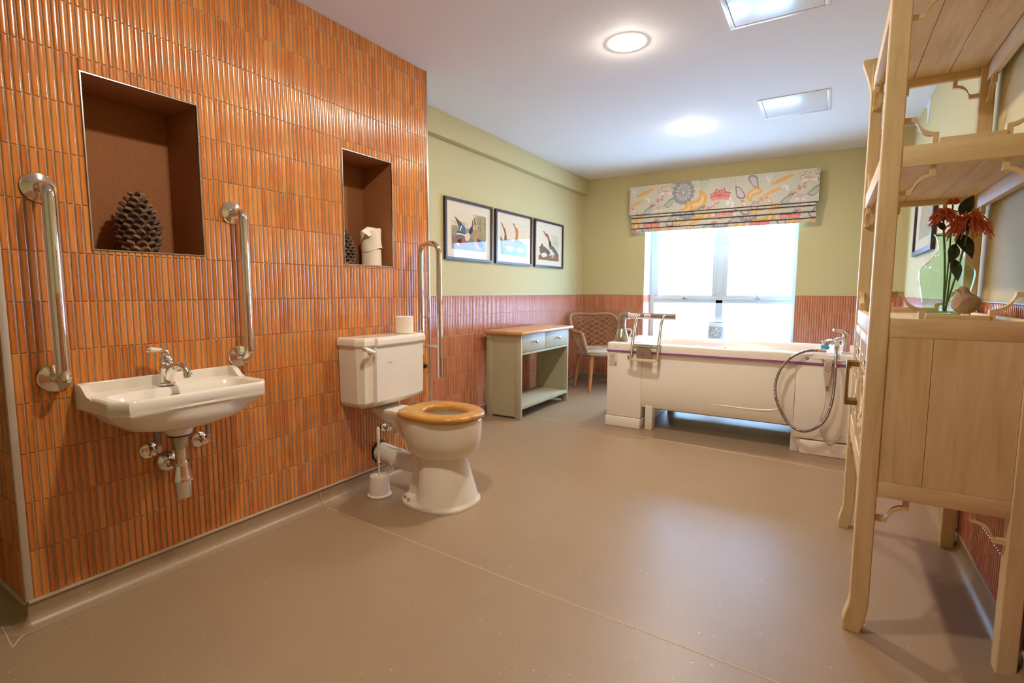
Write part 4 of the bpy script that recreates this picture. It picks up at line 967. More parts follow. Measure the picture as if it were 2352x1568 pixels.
# ------------------------------------------------------------ grab bars
def grab(y, zt, zb, label):
    t = thing('grab_bar', label, 'grab bar', (SX, y, (zt + zb) / 2), 'vertical grab bars beside the basin')
    B().tube(fillet([(SX + .004, y, zt), (.082, y, zt), (.082, y, zb), (SX + .004, y, zb)], .042, 8), .0172, 22).build('tube', M_chrome, t)
    for z in (zt, zb):
        B().lathe([(.046, 0), (.046, .003), (.043, .007), (.026, .011), (.019, .013)], (SX + .0005, y, z), (1, 0, 0), 36).build('flange', M_chrome, t)
    return t
grab(.620, 1.402, .796, 'vertical chrome grab bar left of the basin, nearest the camera')
grab(1.236, 1.402, .802, 'vertical chrome grab bar right of the basin')
hr = thing('hinged_support_rail', 'chrome hinged support rail folded up against the wall beside the cistern', 'support rail', (.02, 2.335, .70))
yr = 2.335
B().tube(fillet([(.058, yr, .70), (.058, yr, 1.360), (.201, yr, 1.360), (.201, yr, .570)], .066, 9), .0162, 20).build('tube', M_chrome, hr)
B().tube([(.066, yr, .755), (.195, yr, .752)], .0095, 14).build('cross_tube', M_chrome, hr)
B().tube(fillet([(.060, yr + .005, .925), (.118, yr + .005, .925), (.118, yr + .005, 1.035), (.102, yr + .005, 1.075)], .012, 4), .0042, 8).build('roll_holder', M_chrome, hr)
b = B(); b.box(SX + .0005, SX + .008, yr - .045, yr + .03, .62, .75, .003); b.box(SX + .006, .062, yr - .024, yr - .017, .66, .74, .003); b.tube([(SX + .006, yr, .705), (.058, yr, .705)], .012, 12); b.build('wall_bracket', M_steel, hr)
t = thing('door_stop_knob', 'small black knob on the tiled wall beyond the cistern', 'knob', (SX, 2.43, .63))
B().lathe([(.016, 0), (.016, .006), (.011, .012), (.012, .02), (.009, .026), (.001, .027)], (SX + .0005, 2.412, .614), (1, 0, 0), 20, caps=False).build('body', M_black, t)

# ------------------------------------------------------------ toilet
TY = 2.003
to = thing('toilet', 'white close-coupled toilet with wooden seat against the tiled wall', 'toilet', (.45, TY, 0))
def pan_ring(z, xr, xf, hw, tongue, split, n=40):
    """half-width hw for the bowl, a narrower tongue behind x=split"""
    out = []; half = n // 2
    ac = (xf - xr) if tongue is None else None
    pts = []
    for k in range(half + 1):
        t = k / half
        x = xr + (xf - xr) * (1 - math.cos(PI * t)) / 2
        if tongue is None:
            m = (xr + xf) / 2; a = (xf - xr) / 2; y = hw * max(0, 1 - abs((x - m) / a) ** 2.6) ** (1 / 2.6)
        else:
            m = split + (xf - split) * .46; af = xf - m; ab = m - split
            yb = hw * math.sqrt(max(0, 1 - ((x - m) / (af if x > m else ab * 1.05)) ** 2)) if x > m - ab * 1.04 else 0
            q = min(1, (x - xr) / .02) if x < xr + .02 else 1
            yt = tongue * (1 - (1 - q) ** 2) ** .5 if x < m else 0
            y = (yb ** 4 + yt ** 4) ** .25
        pts.append((x, y))
    for x, y in pts: out.append((x, TY - y, z))
    for x, y in pts[::-1][1:-1]: out.append((x, TY + y, z))
    return out
b = B()
S = [(.001, .280, .674, .177, None, 0), (.008, .280, .674, .178, None, 0), (.016, .284, .671, .176, None, 0), (.024, .294, .668, .173, .100, .385), (.030, .300, .666, .171, .082, .385), (.07, .312, .658, .162, .078, .385), (.12, .324, .646, .148, .074, .385), (.18, .328, .632, .131, .070, .38), (.232, .322, .620, .116, .068, .37),
     (.240, .318, .618, .114, .068, .36)]
R = [pan_ring(*s) for s in S]
for (z, xr, xf, hw, tg, sp) in ((.247, .306, .634, .124, .062, .33), (.27, .285, .664, .145, .058, .30), (.30, .250, .692, .160, .056, .285), (.34, .195, .701, .170, .058, .275), (.38, .120, .705, .175, .062, .27), (.405, .070, .706, .177, .068, .265), (.425, .040, .706, .178, .074, .265), (.440, .035, .705, .177, .076, .265), (.447, .042, .699, .171, .072, .268)):
    R.append(pan_ring(z, xr, xf, hw, tg, sp))
b.rings(R, True, False)
top = R[-1]
def bowl_ring(ax, ay, z, x0=.500):
    m = len(top); out = []
    for (x, y, _) in top:
        a = math.atan2((y - TY) / .17, (x - x0) / .2); out.append((x0 + math.cos(a) * ax, TY + math.sin(a) * ay, z))
    return out
b.rings([top, bowl_ring(.158, .128, .448), bowl_ring(.150, .120, .438), bowl_ring(.140, .112, .40), bowl_ring(.12, .095, .34), bowl_ring(.08, .06, .29), bowl_ring(.04, .03, .27)], False, True)
b.build('pan', M_ceramic, to, sharp=50)
# foot bolts
for (x, y) in ((.345, 1.874), (.385, 1.856)): B().lathe([(.0085, 0), (.0085, .006), (.006, .010), (.001, .0105)], (x, y, .023), (-.1, -.3, .9), 14, caps=False).build('foot_bolt', M_chrome, to)
# seat
b = B(); R = []
def seat_ring(ax, ay, z, xc=.497, back=True, grow=0):
    out = []
    for k in range(64):
        a = 2 * PI * k / 64; c, s = math.cos(a), math.sin(a)
        n = 2.15 if c > 0 else 3.4
        r = (abs(c) ** n + abs(s) ** n) ** (-1 / n); out.append((xc + r * c * (ax if c > 0 else ax * 1.0), TY + r * s * ay, z))
    return out
for (g, z) in ((-.010, .4485), (-.003, .450), (.003, .457), (.004, .464), (.001, .472), (-.007, .478), (-.020, .481)):
    R.append(seat_ring(.212 + g, .184 + g, z))
hole = lambda g, z: [(.508 + (.122 + g) * math.cos(2 * PI * k / 64), TY + (.098 + g) * math.sin(2 * PI * k / 64), z) for k in range(64)]
for (g, z) in ((.020, .481), (.008, .478), (.001, .470), (0, .462), (.004, .452), (.010, .4485)): R.append(hole(g, z))
R.append(R[0]); b.rings(R, False, False); b.build('seat', M_oak, to, sharp=60)
for y in (1.925, 2.081): B().tube([(.279, y - .012, .461), (.286, y + .012, .461)], .009, 12).build('hinge', M_chrome, to)
B().box(.300, .306, 1.822, 1.828, .400, .428, .001).build('hinge_pin', M_dgrey, to)
# cistern
def cist(g, z, dep=0):
    h = .250 + g; p = [(.008, -h), (.130 + dep, -h + .004), (.166 + g + dep, -.222 - g * .6), (.170 + g + dep, -.163), (.184 + g + dep, -.155)]
    q = [(x, 2.008 + y) for x, y in p] + [(x, 2.008 - y) for x, y in p[::-1]]
    return [(x, y, z) for x, y in q]
b = B(); b.rings([cist(-.040, .474), cist(-.012, .492), cist(-.004, .506), cist(0, .796)], True, True, True, True); b.build('cistern', M_ceramic, to, sharp=12)
b = B(); b.rings([cist(.004, .797, .002), cist(.008, .800, .002), cist(.010, .806, .002), cist(.009, .826, .002), cist(.004, .838, .002), cist(-.006, .842, .002)], True, True); b.build('cistern_lid', M_ceramic, to, sharp=14)
f = B().lathe([(.013, 0), (.016, .004), (.011, .012), (.011, .024), (.001, .027)], (.167, 1.826, .768), (1, 0, 0), 18, caps=False).build('flush_lever', M_chrome, to)
B().tube([(.192, 1.824, .770), (.200, 1.802, .777), (.205, 1.780, .784), (.210, 1.752, .794)], [.008, .010, .0125, .012], 14).build('lever_handle', M_ceramic, f)
B().ball((.211, 1.744, .797), .0115, 12).build('lever_cap', M_chrome, f)
b = B(); b.box(.1842, .1850, 1.93, 1.965, .7055, .7072); b.build('maker_mark', Mat('faint_print', (190, 176, 160), .5), to)
B().lathe([(.012, 0), (.010, -.012), (.001, -.014)], (.10, 1.83, .485), seg=14).build('overflow_outlet', M_plastic, to)
# soil connector and inlet valve
sp_ = B(); sp_.tube([(SX + .004, 2.030, .168), (.10, 2.022, .160), (.16, 2.015, .155)], .055, 28); sp_.tube([(.155, 2.015, .155), (.172, 2.013, .154)], .061, 28); sp_.tube([(.17, 2.013, .154), (.26, 1.998, .16), (.35, 1.99, .17)], [.052, .050, .055], 28); sp_.build('soil_connector', M_plastic, to)
B().lathe([(.062, 0), (.062, .006), (.055, .008)], (SX, 2.030, .168), (1, 0, 0), 32).build('pipe_seal', M_black, to)
b = B(); b.lathe([(.022, 0), (.022, .003), (.014, .007), (.009, .008), (.009, .04)], (SX, 2.06, .30), (1, 0, 0), 20); b.tube([(SX + .035, 2.055, .30), (SX + .04, 2.09, .298), (SX + .045, 2.14, .30)], .008, 12); b.tube([(SX + .037, 2.07, .286), (SX + .037, 2.07, .318)], .011, 8); b.lathe([(.011, -.01), (.013, 0), (.011, .01)], (SX + .042, 2.12, .299), (0, 1, 0), 8, smooth=False); b.tube([(SX + .045, 2.14, .30), (.06, 2.14, .38), (.07, 2.12, .49)], .006, 8); b.build('inlet_valve', M_chrome, to)
# ------------------------------------------------------------ toilet rolls
def roll(name, label, c, r=.052, h=.098, group=None):
    t = thing(name, label, 'toilet roll', (c[0], c[1], c[2]), group)
    b = B(); b.lathe([(.021, .001), (r - .003, .001), (r, .004), (r, h - .004), (r - .003, h - .001), (.021, h - .001), (.021, .001)], c, seg=36, caps=False); b.build('paper', M_paper, t)
    B().lathe([(.021, .002), (.021, h - .002), (.0195, h - .002), (.0195, .002), (.021, .002)], c, seg=24, caps=False).build('core', M_core, t)
    return t
roll('toilet_roll', 'single toilet roll standing on the cistern lid', (.100, 2.145, .842))
roll('toilet_roll', 'lower of the two toilet rolls stacked in the right niche', (-.105, 2.105, 1.2215), .056, .100, 'toilet rolls in the niche')
t = roll('toilet_roll', 'upper toilet roll in the right niche, its loose tissue ending in a point', (-.105, 2.105, 1.3235), .056, .094, 'toilet rolls in the niche')
b = B(); x0, y0, z0 = -.105, 2.105, 1.3235; rr = random.Random(9)
R = []
for i, zz in enumerate((-.012, .02, .05, .08, .10)):
    R.append([(x0 + (.0585 + .003 * math.sin(3 * a + i) + (.004 if i == 0 else 0)) * math.cos(a), y0 + (.0585 + .003 * math.sin(4 * a + i)) * math.sin(a), z0 + zz * (1 if i else 1) + (.012 * math.sin(2 * a + 1) if i in (0, 4) else 0)) for a in [-PI * .75 + PI * 1.5 * k / 20 for k in range(21)]])
b.rings(R, False, False, False, True)
b.add([(x0 + .03, y0 - .04, z0 + .105), (x0 + .045, y0 - .058, z0 + .06), (x0 + .05, y0 - .115, z0 + .085), (x0 + .045, y0 - .07, z0 + .112), (x0 + .0, y0 - .01, z0 + .12), (x0 + .01, y0 + .03, z0 + .118), (x0 + .05, y0 + .02, z0 + .10)], [(0, 1, 2), (0, 2, 3), (0, 3, 4), (0, 4, 5), (0, 5, 6), (0, 6, 1)], True)
b.build('loose_tissue', M_paper, t, recalc=False)
# ------------------------------------------------------------ pine cones
M_cone = Mat('weathered_brown_cone', (80, 58, 44), .75)
M_cone.color(M_cone.ramp(M_cone.noise((1, 1, 1), 26, 4), [(.35, (58, 42, 32)), (.5, (104, 78, 58)), (.75, (160, 124, 92))])); M_cone.bump(M_cone.noise(sc=120), .4, .002)
def cone(label, c, h, r, seed, group):
    t = thing('pine_cone_ornament', label, 'ornament', c, group); rr = random.Random(seed)
    b = B(); b.lathe([(r * .55, .002), (r * .82, h * .12), (r * .85, h * .3), (r * .70, h * .55), (r * .42, h * .8), (r * .22, h * .93), (.001, h * .95)], c, seg=24, caps=False); b.build('core', M_cone, t)
    rows = 11
    for q in range(rows):
        f = q / (rows - 1); z = h * (.05 + .88 * f); rad = r * (.80 + .95 * f * (1 - f) * .9 - .62 * f * f) ; rad = max(rad, r * .2)
        n = max(5, int(round(13 * rad / r))); b = B()
        for k in range(n):
            a = 2 * PI * (k + .5 * (q % 2)) / n + rr.uniform(-.06, .06); wd = PI * rad / n * 1.05; L = r * .24 * rr.uniform(.85, 1.15); th = h * .036
            ca, sa = math.cos(a), math.sin(a)
            def P(u, v, w_): return (c[0] + (rad + v) * ca - u * sa, c[1] + (rad + v) * sa + u * ca, c[2] + z + w_)
            up = h * .020
            vs = [P(-wd * .7, -L, -th), P(wd * .7, -L, -th), P(wd, 0, -th * .9), P(wd * .45, L * .8, -th * .3 + up), P(0, L * 1.15, up * .9), P(-wd * .45, L * .8, -th * .3 + up), P(-wd, 0, -th * .9),
                  P(-wd * .7, -L, th), P(wd * .7, -L, th), P(wd * .95, 0, th * .8), P(wd * .4, L * .7, th * .9 + up), P(0, L * .95, th * 1.0 + up), P(-wd * .4, L * .7, th * .9 + up), P(-wd * .95, 0, th * .8)]
            fs = [(0, 6, 5, 4, 3, 2, 1), (7, 8, 9, 10, 11, 12, 13)] + [(i, (i + 1) % 7, 7 + (i + 1) % 7, 7 + i) for i in range(7)]
            b.add(vs, fs, True)
        b.build('scale_ring', M_cone, t, sharp=50)
    return t
cone('brown pine cone ornament standing in the left niche', (-.105, .935, 1.2215), .232, .066, 3, 'pine cone ornaments')
cone('pine cone ornament half hidden at the left edge of the right niche', (-.110, 1.905, 1.2215), .190, .060, 5, 'pine cone ornaments')
# ------------------------------------------------------------ toilet brush
tb_ = thing('toilet_brush', 'white toilet brush in its round pot beside the toilet', 'toilet brush', (.165, 1.865, 0))
c = (.165, 1.868, .001)
b = B(); b.lathe([(.062, 0), (.064, .004), (.062, .010), (.056, .013), (.055, .02), (.050, .100), (.047, .108), (.020, .111), (.014, .106)], c, seg=36); b.build('pot', M_plastic, tb_)
b = B(); b.tube([(c[0], c[1], .108), (c[0], c[1], .175), (c[0], c[1], .178), (c[0], c[1], .19), (c[0], c[1], .30), (c[0], c[1], .362), (c[0], c[1], .370)], [.0045, .0045, .009, .0055, .0085, .0085, .004], 14); b.build('handle', M_plastic, tb_)
# ------------------------------------------------------------ shelf unit on the right
su = thing('shelf_cabinet', 'limed wooden open shelf unit with fretwork doors and curved brackets on the right', 'shelf unit', (2.45, 2.32, 0))
XA, XB_, YA, YBk, PW = 2.252, 2.650, 1.880, 2.775, .050
ZT = 2.045
def leg(x0, y0, sx, sy):
    """post with an outward flared foot; sx,sy = outward direction"""
    pw = (PW if y0 < 2.2 else .043) if sx < 0 else .046
    R = []
    for z, g in ((.001, 1.0), (.006, 1.12), (.03, .95), (.06, .55), (.085, .15), (.11, 0), (.5, 0), (1.2, 0), (ZT - .07, 0), (ZT, 0)):
        gx = .017 * g * sx; shr = 0
        x1, x2 = x0, x0 + pw; y1, y2 = y0, y0 + .05
        if sx < 0: x1 += gx; x2 += gx * .55
        else: x1 -= .0; x2 += 0
        if z < .02: x2 -= .006 * (sx < 0); x1 += .004 * (sx < 0)
        e = .003
        R.append([(x1 + e, y1, z), (x2 - e, y1, z), (x2, y1 + e, z), (x2, y2 - e, z), (x2 - e, y2, z), (x1 + e, y2, z), (x1, y2 - e, z), (x1, y1 + e, z)])
    return B().rings(R, smooth=True).build('post', M_lime, su, sharp=25)
leg(XA, YA, -1, -1); leg(XB_ - .046, YA, 1, -1); leg(XA, YBk - .05, -1, 1); leg(XB_ - .046, YBk - .05, 1, 1)
# flared finial on each front post
for y0 in (YA + .002, YBk - .048):
    pr = [(p.x, p.y) for p in bez([(XA + .003, 1.885, 0), (XA - .002, 1.93, 0), (XA - .012, 1.98, 0), (XA - .030, 2.035, 0), (XA - .036, 2.058, 0)], 4)] + [(XA - .03, 2.064), (XA + .03, 2.062), (XA + .03, 1.885)]
    B().prism(pr, 'y', y0, y0 + .045, .0015).build('finial', M_limeX, su)
def side_rail(y, z0, z1, bumps=()):
    b = B(); y = y - .005 if y < 2.2 else y; b.box(XA + PW - .0005, XB_ - .0455, y, y + .024, z0, z1, .0012); b.build('side_rail', M_limeX, su)
def long_rail(x, z0, z1, t=.022):
    b = B(); b.box(x, x + t, YA + .046, YBk - .046, z0, z1, .001); b.build('front_rail' if x < 2.4 else 'back_rail', M_limeY, su)
TIER = [(.455, .505), (.947, 1.003), (1.440, 1.499), (1.925, 1.984)]
for (z0, z1) in TIER:
    side_rail(YA + .008, z0, z1); side_rail(YBk - .032, z0, z1)
    if z0 > .9: long_rail(XA + .006, z0, z1)
    long_rail(XB_ - .030, z0 - (.03 if z0 > 1.2 else 0), z1)
long_rail(XA + .006, .455, .508); long_rail(XB_ - .030, .5, .52)
# raised centre piece of the side rails between brackets
for (z0, z1) in TIER[1:3]:
    for y in (YA + .008, YBk - .032): B().box(XA + .135, XB_ - .125, y, y + .022, z1 - .003, z1 + .014, .001).build('rail_lip', M_limeX, su)
# shelf boards: planks running front to back of the bay, joints open underneath
for z in (1.955, 1.462, .974):
    n = 3; y_a, y_b = YA + .034, YBk - .034; xw = (XB_ - .032 - (XA + .030)) / n
    for k in range(n):
        x0 = XA + .030 + k * xw
        B().box(x0 + .0012, x0 + xw - .0012, y_a, y_b, z, z + .020, .0008, 1).build('shelf_plank', M_limeY, su)
B().box(XA + .03, XB_ - .03, YA + .034, YBk - .034, .462, .478).build('floor_board', M_limeY, su)
# curved corner brackets
def bracket_poly(flip, top):
    """local (u from post, v from rail) ; open curved arm"""
    a = [(.000, .074), (.028, .074), (.034, .066)] + [(.034 + .044 * math.sin(t), .030 + .036 * math.cos(t)) for t in [PI / 2 * k / 8 for k in range(1, 8)]]
    outer = [(0, .081), (.031, .081)] + [(.031 + (.052) * (1 - math.cos(t)), .081 - .049 * math.sin(t)) for t in [PI / 2 * k / 7 for k in range(1, 8)]] + [(.083, 0)]
    inner = [(.069, 0), (.069, .024)] + [(.069 - .036 * math.sin(t), .024 + .043 * (1 - math.cos(t))) for t in [PI / 2 * k / 7 for k in range(1, 7)]] + [(.026, .066), (0, .066)]
    return outer + inner
bp = bracket_poly(0, 0)
def bracket(axis, base, zr, up, sgn, a0, a1, sc=1.0):
    pr = [(base + sgn * u * sc, zr + (v if up else -v)) for u, v in bp]
    B().prism(pr, axis, a0, a1, .0008, 1).build('bracket', M_limeX if axis == 'y' else M_limeY, su)
for y in (YA + .012, YBk - .032):
    for (zr, up) in ((.456, 0), (1.002, 1), (1.441, 0), (1.498, 1), (1.926, 0)):
        bracket('y', XA + PW - .002, zr, up, 1, y, y + .018); bracket('y', XB_ - .044, zr, up, -1, y, y + .018)
for x in (XA + .008, XB_ - .028):
    for (zr, up) in ((.456, 0), (1.002, 1), (1.441, 0), (1.498, 1), (1.926, 0)):
        zz = zr - (.029 if (x > 2.4 and not up and zr > 1.2) else 0)
        bracket('x', YA + .048, zz, up, 1, x, x + .016); bracket('x', YBk - .048, zz, up, -1, x, x + .016)
# side panels of two boards, back panel
for y in (YA + .0035, YBk - .030):
    xm = 2.408
    B().box(XA + PW + .0004, xm - .0006, y, y + .012, .5055, .9465, .0006, 1).build('side_panel', M_lime, su)
    B().box(xm + .0006, XB_ - .0465, y, y + .012, .5055, .9465, .0006, 1).build('side_panel', M_lime, su)
B().box(XB_ - .020, XB_ - .010, YA + .046, YBk - .046, .48, .96).build('back_panel', M_lime, su)
# fretwork doors
M_limeD = M_limeY
def door(ya, yb, hinge_left):
    zb, zt, t = .511, .940, .020; x0 = XA + .004; sw = .030
    d = thing('door', 'x', 'x', (x0, ya, zb)); del d['label']; del d['category']; d.location = V(x0, ya, zb) - su.location; d.parent = su
    b = B(); b.box(x0, x0 + t, ya, ya + sw, zb, zt, .001); b.box(x0, x0 + t, yb - sw, yb, zb, zt, .001); b.box(x0, x0 + t, ya + sw, yb - sw, zb, zb + sw, .001); b.box(x0, x0 + t, ya + sw, yb - sw, zt - sw, zt, .001); b.build('door_frame', M_lime, d)
    f = B(); A, Z = ya + sw, zb + sw; W, Hh = yb - ya - 2 * sw, zt - zb - 2 * sw; w = .010
    def bar(u0, v0, u1, v1):
        f.box(x0 + .002, x0 + .014, A + min(u0, u1) * W - (w / 2 if u0 == u1 else 0), A + max(u0, u1) * W + (w / 2 if u0 == u1 else 0), Z + min(v0, v1) * Hh - (w / 2 if v0 == v1 else 0), Z + max(v0, v1) * Hh + (w / 2 if v0 == v1 else 0))
    L = [(.08, 1, .08, .62), (.08, .38, .08, 0), (.92, 1, .92, .62), (.92, .38, .92, 0), (.22, 1, .22, .86), (.36, 1, .36, .74), (.5, 1, .5, .80), (.64, 1, .64, .74), (.78, 1, .78, .86),
         (.22, 0, .22, .14), (.36, 0, .36, .26), (.5, 0, .5, .20), (.64, 0, .64, .26), (.78, 0, .78, .14),
         (.08, .86, .36, .86), (.64, .86, .92, .86), (.08, .14, .36, .14), (.64, .14, .92, .14), (.22, .74, .78, .74), (.22, .26, .78, .26), (.22, .74, .22, .26), (.78, .74, .78, .26),
         (0, .62, .22, .62), (.78, .62, 1, .62), (0, .38, .22, .38), (.78, .38, 1, .38), (0, .5, .30, .5), (.70, .5, 1, .5), (.08, .80, .22, .80), (.78, .80, .92, .80), (.08, .20, .22, .20), (.78, .20, .92, .20),
         (.36, .86, .36, .80), (.36, .80, .64, .80), (.36, .20, .64, .20), (.5, .74, .5, .68), (.5, .32, .5, .26), (.15, .62, .15, .38), (.85, .62, .85, .38)]
    for l in L: bar(*l)
    f.tube([(x0 + .008, A + W * (.5 + .20 * math.cos(2 * PI * k / 28)), Z + Hh * (.5 + .18 * math.sin(2 * PI * k / 28))) for k in range(28)], .006, 6, closed=True)
    f.tube([(x0 + .008, A + W * (.5 + .11 * math.cos(2 * PI * k / 28)), Z + Hh * (.5 + .10 * math.sin(2 * PI * k / 28))) for k in range(28)], .0045, 6, closed=True)
    f.build('fretwork', M_lime, d)
    B().box(x0 + .0155, x0 + .020, ya + sw - .002, yb - sw + .002, zb + sw - .002, zt - sw + .002).build('door_panel', M_lime, d)
    yh = ya if hinge_left else yb
    for z in (zb + .02, zt - .10):
        B().box(x0 - .0015, x0 + .004, yh - (.004 if hinge_left else .010), yh + (.010 if hinge_left else .004), z, z + .075, .001).build('hinge', Mat('grey_hinge_steel', (112, 108, 112), .35, .9), d)
    yp = (yb - .018) if hinge_left else (ya + .018)
    h = B(); h.box(x0 - .040, x0 - .030, yp - .012, yp + .012, .655, .820, .0015); h.box(x0 - .034, x0, yp - .012, yp + .012, .802, .820, .001); h.box(x0 - .034, x0, yp - .012, yp + .012, .655, .673, .001)
    h.build('handle', M_brass, d)
ym = (YA + YBk) / 2
door(YA + .052, ym - .001, True); door(ym + .001, YBk - .052, False)

# ------------------------------------------------------------ green vase with red flowers
M_gglass = glass_mat('green_bubbled_glass', (.77, .92, .78), 1.0, .03)
ZD = .9945; vc = (2.485, 2.300, ZD)
va = thing('glass_vase', 'green glass jug vase holding red spidery flowers on the shelf unit', 'vase', vc)
prof = [(r_ * .91, z_) for r_, z_ in [(.050, .0), (.054, .006), (.062, .035), (.073, .080), (.082, .125), (.0845, .150), (.080, .166), (.064, .185), (.044, .206), (.033, .225), (.030, .240), (.033, .258), (.041, .278), (.044, .283)]]
b = B(); b.lathe(prof, vc, seg=40, caps=False); b.build('body', M_gglass, va, recalc=True)
b = B(); b.lathe([(.001, .001), (.044, .001), (.048, .007), (.045, .013), (.001, .011)], vc, seg=36, caps=False); b.build('thick_base', Mat('green_glass_base', (36, 150, 90), .1, 0, .6, Transmission_Weight=.5), va)
b = B(); b.tube(bez([(vc[0] - .030, vc[1] - .012, ZD + .268), (vc[0] - .052, vc[1] - .018, ZD + .262), (vc[0] - .058, vc[1] - .02, ZD + .235), (vc[0] - .056, vc[1] - .02, ZD + .200), (vc[0] - .056, vc[1] - .012, ZD + .180)], 6), .0048, 10); b.build('handle', M_glass, va)
B().tube([(vc[0] + .040 * math.cos(a), vc[1] + .040 * math.sin(a), ZD + .284) for a in [2 * PI * k / 36 for k in range(36)]], .002, 8, closed=True).build('rim', Mat('green_rim', (120, 170, 140), .1), va)
M_stem = Mat('green_stem', (74, 108, 44), .6); M_leafd = Mat('dark_green_leaf', (44, 58, 34), .6); M_leafd.color(M_leafd.ramp(M_leafd.noise(sc=60), [(.4, (34, 48, 28)), (.7, (62, 78, 46))]))
M_petal = Mat('coral_red_petal', (176, 72, 52), .7); M_petal.color(M_petal.ramp(M_petal.noise(sc=70, det=2), [(.35, (196, 84, 66)), (.65, (236, 138, 104))]))
def leafm(b, p, d, L, wd, bend=.3):
    p = Vector(p); d = Vector(d).normalized(); s = d.cross(V(.3, -.9, .2)).normalized(); n = s.cross(d); N = 9; R = []
    for i in range(N):
        t = i / (N - 1); c_ = p + d * L * t + n * bend * L * (t - t * t) ; w_ = wd * math.sin(PI * min(1, t ** .8)) * .5 + .0006
        R.append([c_ - s * w_ + n * .004, c_ - n * .001, c_ + s * w_ + n * .004, c_ + n * .0012])
    b.rings(R, True, True, True, True)
def flower(label, head, base, R0, seed, n, droop, col):
    fl_ = thing('flower', label, 'flower', base, 'spidery red flowers in the green vase'); r = random.Random(seed)
    st_p = bez([base, ((base[0] + head[0]) / 2 + .004, (base[1] + head[1]) / 2, (base[2] + head[2]) / 2), head], 8)
    B().tube(st_p, .0030, 8).build('stem', M_stem, fl_)
    hd = Vector(head); B().lathe([(.004, -.008), (.017, 0), (.020, .010), (.012, .018), (.001, .018)], head, seg=18, caps=False).build('calyx', M_leafd, fl_)
    b = B()
    for i in range(n):
        a = r.random() * 2 * PI; el = math.asin(r.uniform(-.55, .95)); L = R0 * r.uniform(.65, 1.1)
        d = V(math.cos(a) * math.cos(el), math.sin(a) * math.cos(el), math.sin(el)); s0 = hd + V(0, 0, .008)
        p0 = s0 + d * .010; p1 = s0 + d * L * .55 + V(0, 0, .006); p2 = s0 + d * L * .9 + V(r.uniform(-.01, .01), r.uniform(-.01, .01), -droop * L * r.uniform(.1, .7)); p3 = p2 + d * L * .15 + V(0, 0, -droop * L * r.uniform(.1, .4))
        b.tube(bez([p0, p1, p2, p3], 4), [.0013] * 4 + [.0017] * 4 + [.0017] * 4 + [.0006], 5)
    stuff(b.build('petals', M_petal, fl_))
    return fl_
flower('smaller upright spidery red flower on the left in the green vase', (2.461, 2.275, ZD + .338), (2.485, 2.295, ZD + .02), .036, 2, 130, .6, 0)
f2 = flower('larger drooping spidery red flower on the right in the green vase', (2.528, 2.265, ZD + .308), (2.488, 2.302, ZD + .02), .056, 3, 170, .9, 0)
f3 = thing('flower', 'small orange flower behind the dark leaf in the green vase', 'flower', (2.49, 2.31, ZD + .02), 'spidery red flowers in the green vase')
B().tube(bez([(2.487, 2.308, ZD + .02), (2.49, 2.31, ZD + .2), (2.487, 2.30, ZD + .385)], 6), .0025, 8).build('stem', M_stem, f3)
b = B(); r = random.Random(11); M_or = Mat('orange_petal', (206, 92, 44), .7)
for i in range(34):
    a = r.random() * 2 * PI; e = r.uniform(-.1, 1.3); d = V(math.cos(a) * math.cos(e), math.sin(a) * math.cos(e), math.sin(e)); b.tube([Vector((2.487, 2.30, ZD + .388)) + d * k for k in (.002, .012, .02)], [.0012, .0024, .0012], 5)
stuff(b.build('petals', M_or, f3))
ls = thing('leaf_sprig', 'sprig of broad dark green leaves among the flowers in the green vase', 'leaves', (2.49, 2.30, ZD + .02))
B().tube(bez([(2.492, 2.298, ZD + .02), (2.496, 2.30, ZD + .15), (2.506, 2.30, ZD + .27), (2.512, 2.32, ZD + .35)], 6), .0028, 8).build('stem', M_stem, ls)
for p, d, L, wd, bd in (((2.505, 2.29, ZD + .345), (.42, .05, .85), .072, .040, .1), ((2.504, 2.298, ZD + .285), (.4, -.3, -.9), .10, .045, .35), ((2.500, 2.298, ZD + .250), (-.2, -.4, -.9), .075, .035, .3), ((2.47, 2.28, ZD + .30), (-.5, -.3, .3), .045, .022, .2), ((2.505, 2.29, ZD + .295), (.4, -.5, .1), .05, .034, .3), ((2.498, 2.29, ZD + .20), (.15, -.2, -.9), .08, .034, .2)):
    bb_ = B(); leafm(bb_, p, d, L, wd, bd); bb_.build('leaf', M_leafd, ls)
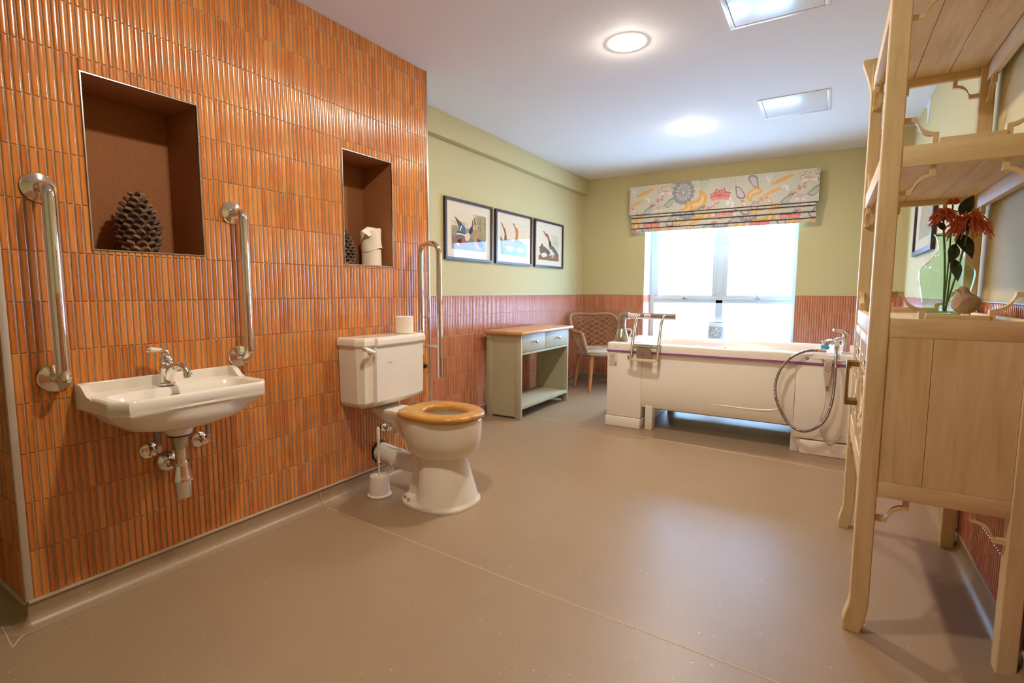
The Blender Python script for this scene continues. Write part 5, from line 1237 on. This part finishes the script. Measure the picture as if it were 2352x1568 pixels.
# bird ornament
BP = ((.0165, .004, .004, 0), (.020, .016, .016, 0), (.028, .028, .027, 0), (.040, .036, .034, .001), (.054, .0385, .034, .001), (.067, .035, .032, .0), (.078, .026, .024, -.003), (.088, .0165, .017, -.007), (.096, .0145, .015, -.008), (.103, .010, .010, -.009), (.107, .003, .003, -.009))
bi = thing('bird_ornament', 'small bronze-gold hammered bird ornament on thin legs in front of the green vase', 'ornament', (2.52, 2.19, ZD))
M_bird = Mat('hammered_pale_bronze', (190, 160, 126), .36, .5); M_bird.bump(M_bird.noise((1, 1, 2.2), 240, 3), 1.0, .008)
bc = Vector((2.522, 2.185, ZD)); R = []
_bp = bez([(q[0], q[1], q[2]) for q in BP], 4); _bo = bez([(q[0], q[3], 0) for q in BP], 4); rb = random.Random(6)
for q, o_ in zip(_bp, _bo):
    R.append([(bc.x + o_.y + (q.y + rb.uniform(-.0006, .0006)) * math.cos(2 * PI * k / 48), bc.y + (q.z + rb.uniform(-.0006, .0006)) * math.sin(2 * PI * k / 48), bc.z + q.x) for k in range(48)])
B().rings(R).build('body', M_bird, bi)
B().lathe([(.0045, 0), (.003, .006), (.0005, .013)], (bc.x - .021, bc.y - .008, bc.z + .093), (-.85, -.4, -.1), 10).build('beak', M_bird, bi)
bt_ = B(); bt_.rings([[(bc.x + .012 + k * .022, bc.y + .02 + k * .012 + s * w_, bc.z + .046 + k * .01 + t) for s, t in ((-1, 0), (1, 0), (1, .006), (-1, .006))] for k, w_ in ((0, .014), (.6, .012), (1, .008))]); bt_.build('tail', M_bird, bi)
for s in (-1, 1): B().tube([(bc.x + s * .013, bc.y, bc.z + .022), (bc.x + s * .013, bc.y, bc.z + .003), (bc.x + s * .013, bc.y - .010, bc.z + .002)], .0018, 8).build('leg', M_bird, bi)
# plaster filler smear high on the right wall
t = thing('plaster_patch', 'smear of unpainted white filler near the ceiling on the right wall', 'plaster patch', (XR, 4.66, 2.3), None)
pp = smooth_poly([(4.80, 2.397), (4.62, 2.398), (4.545, 2.38), (4.545, 2.33), (4.585, 2.25), (4.605, 2.225), (4.625, 2.25), (4.65, 2.33), (4.70, 2.37)])
B().prism(pp, 'x', XR - .0025, XR + .001).build('filler', M_white, t)
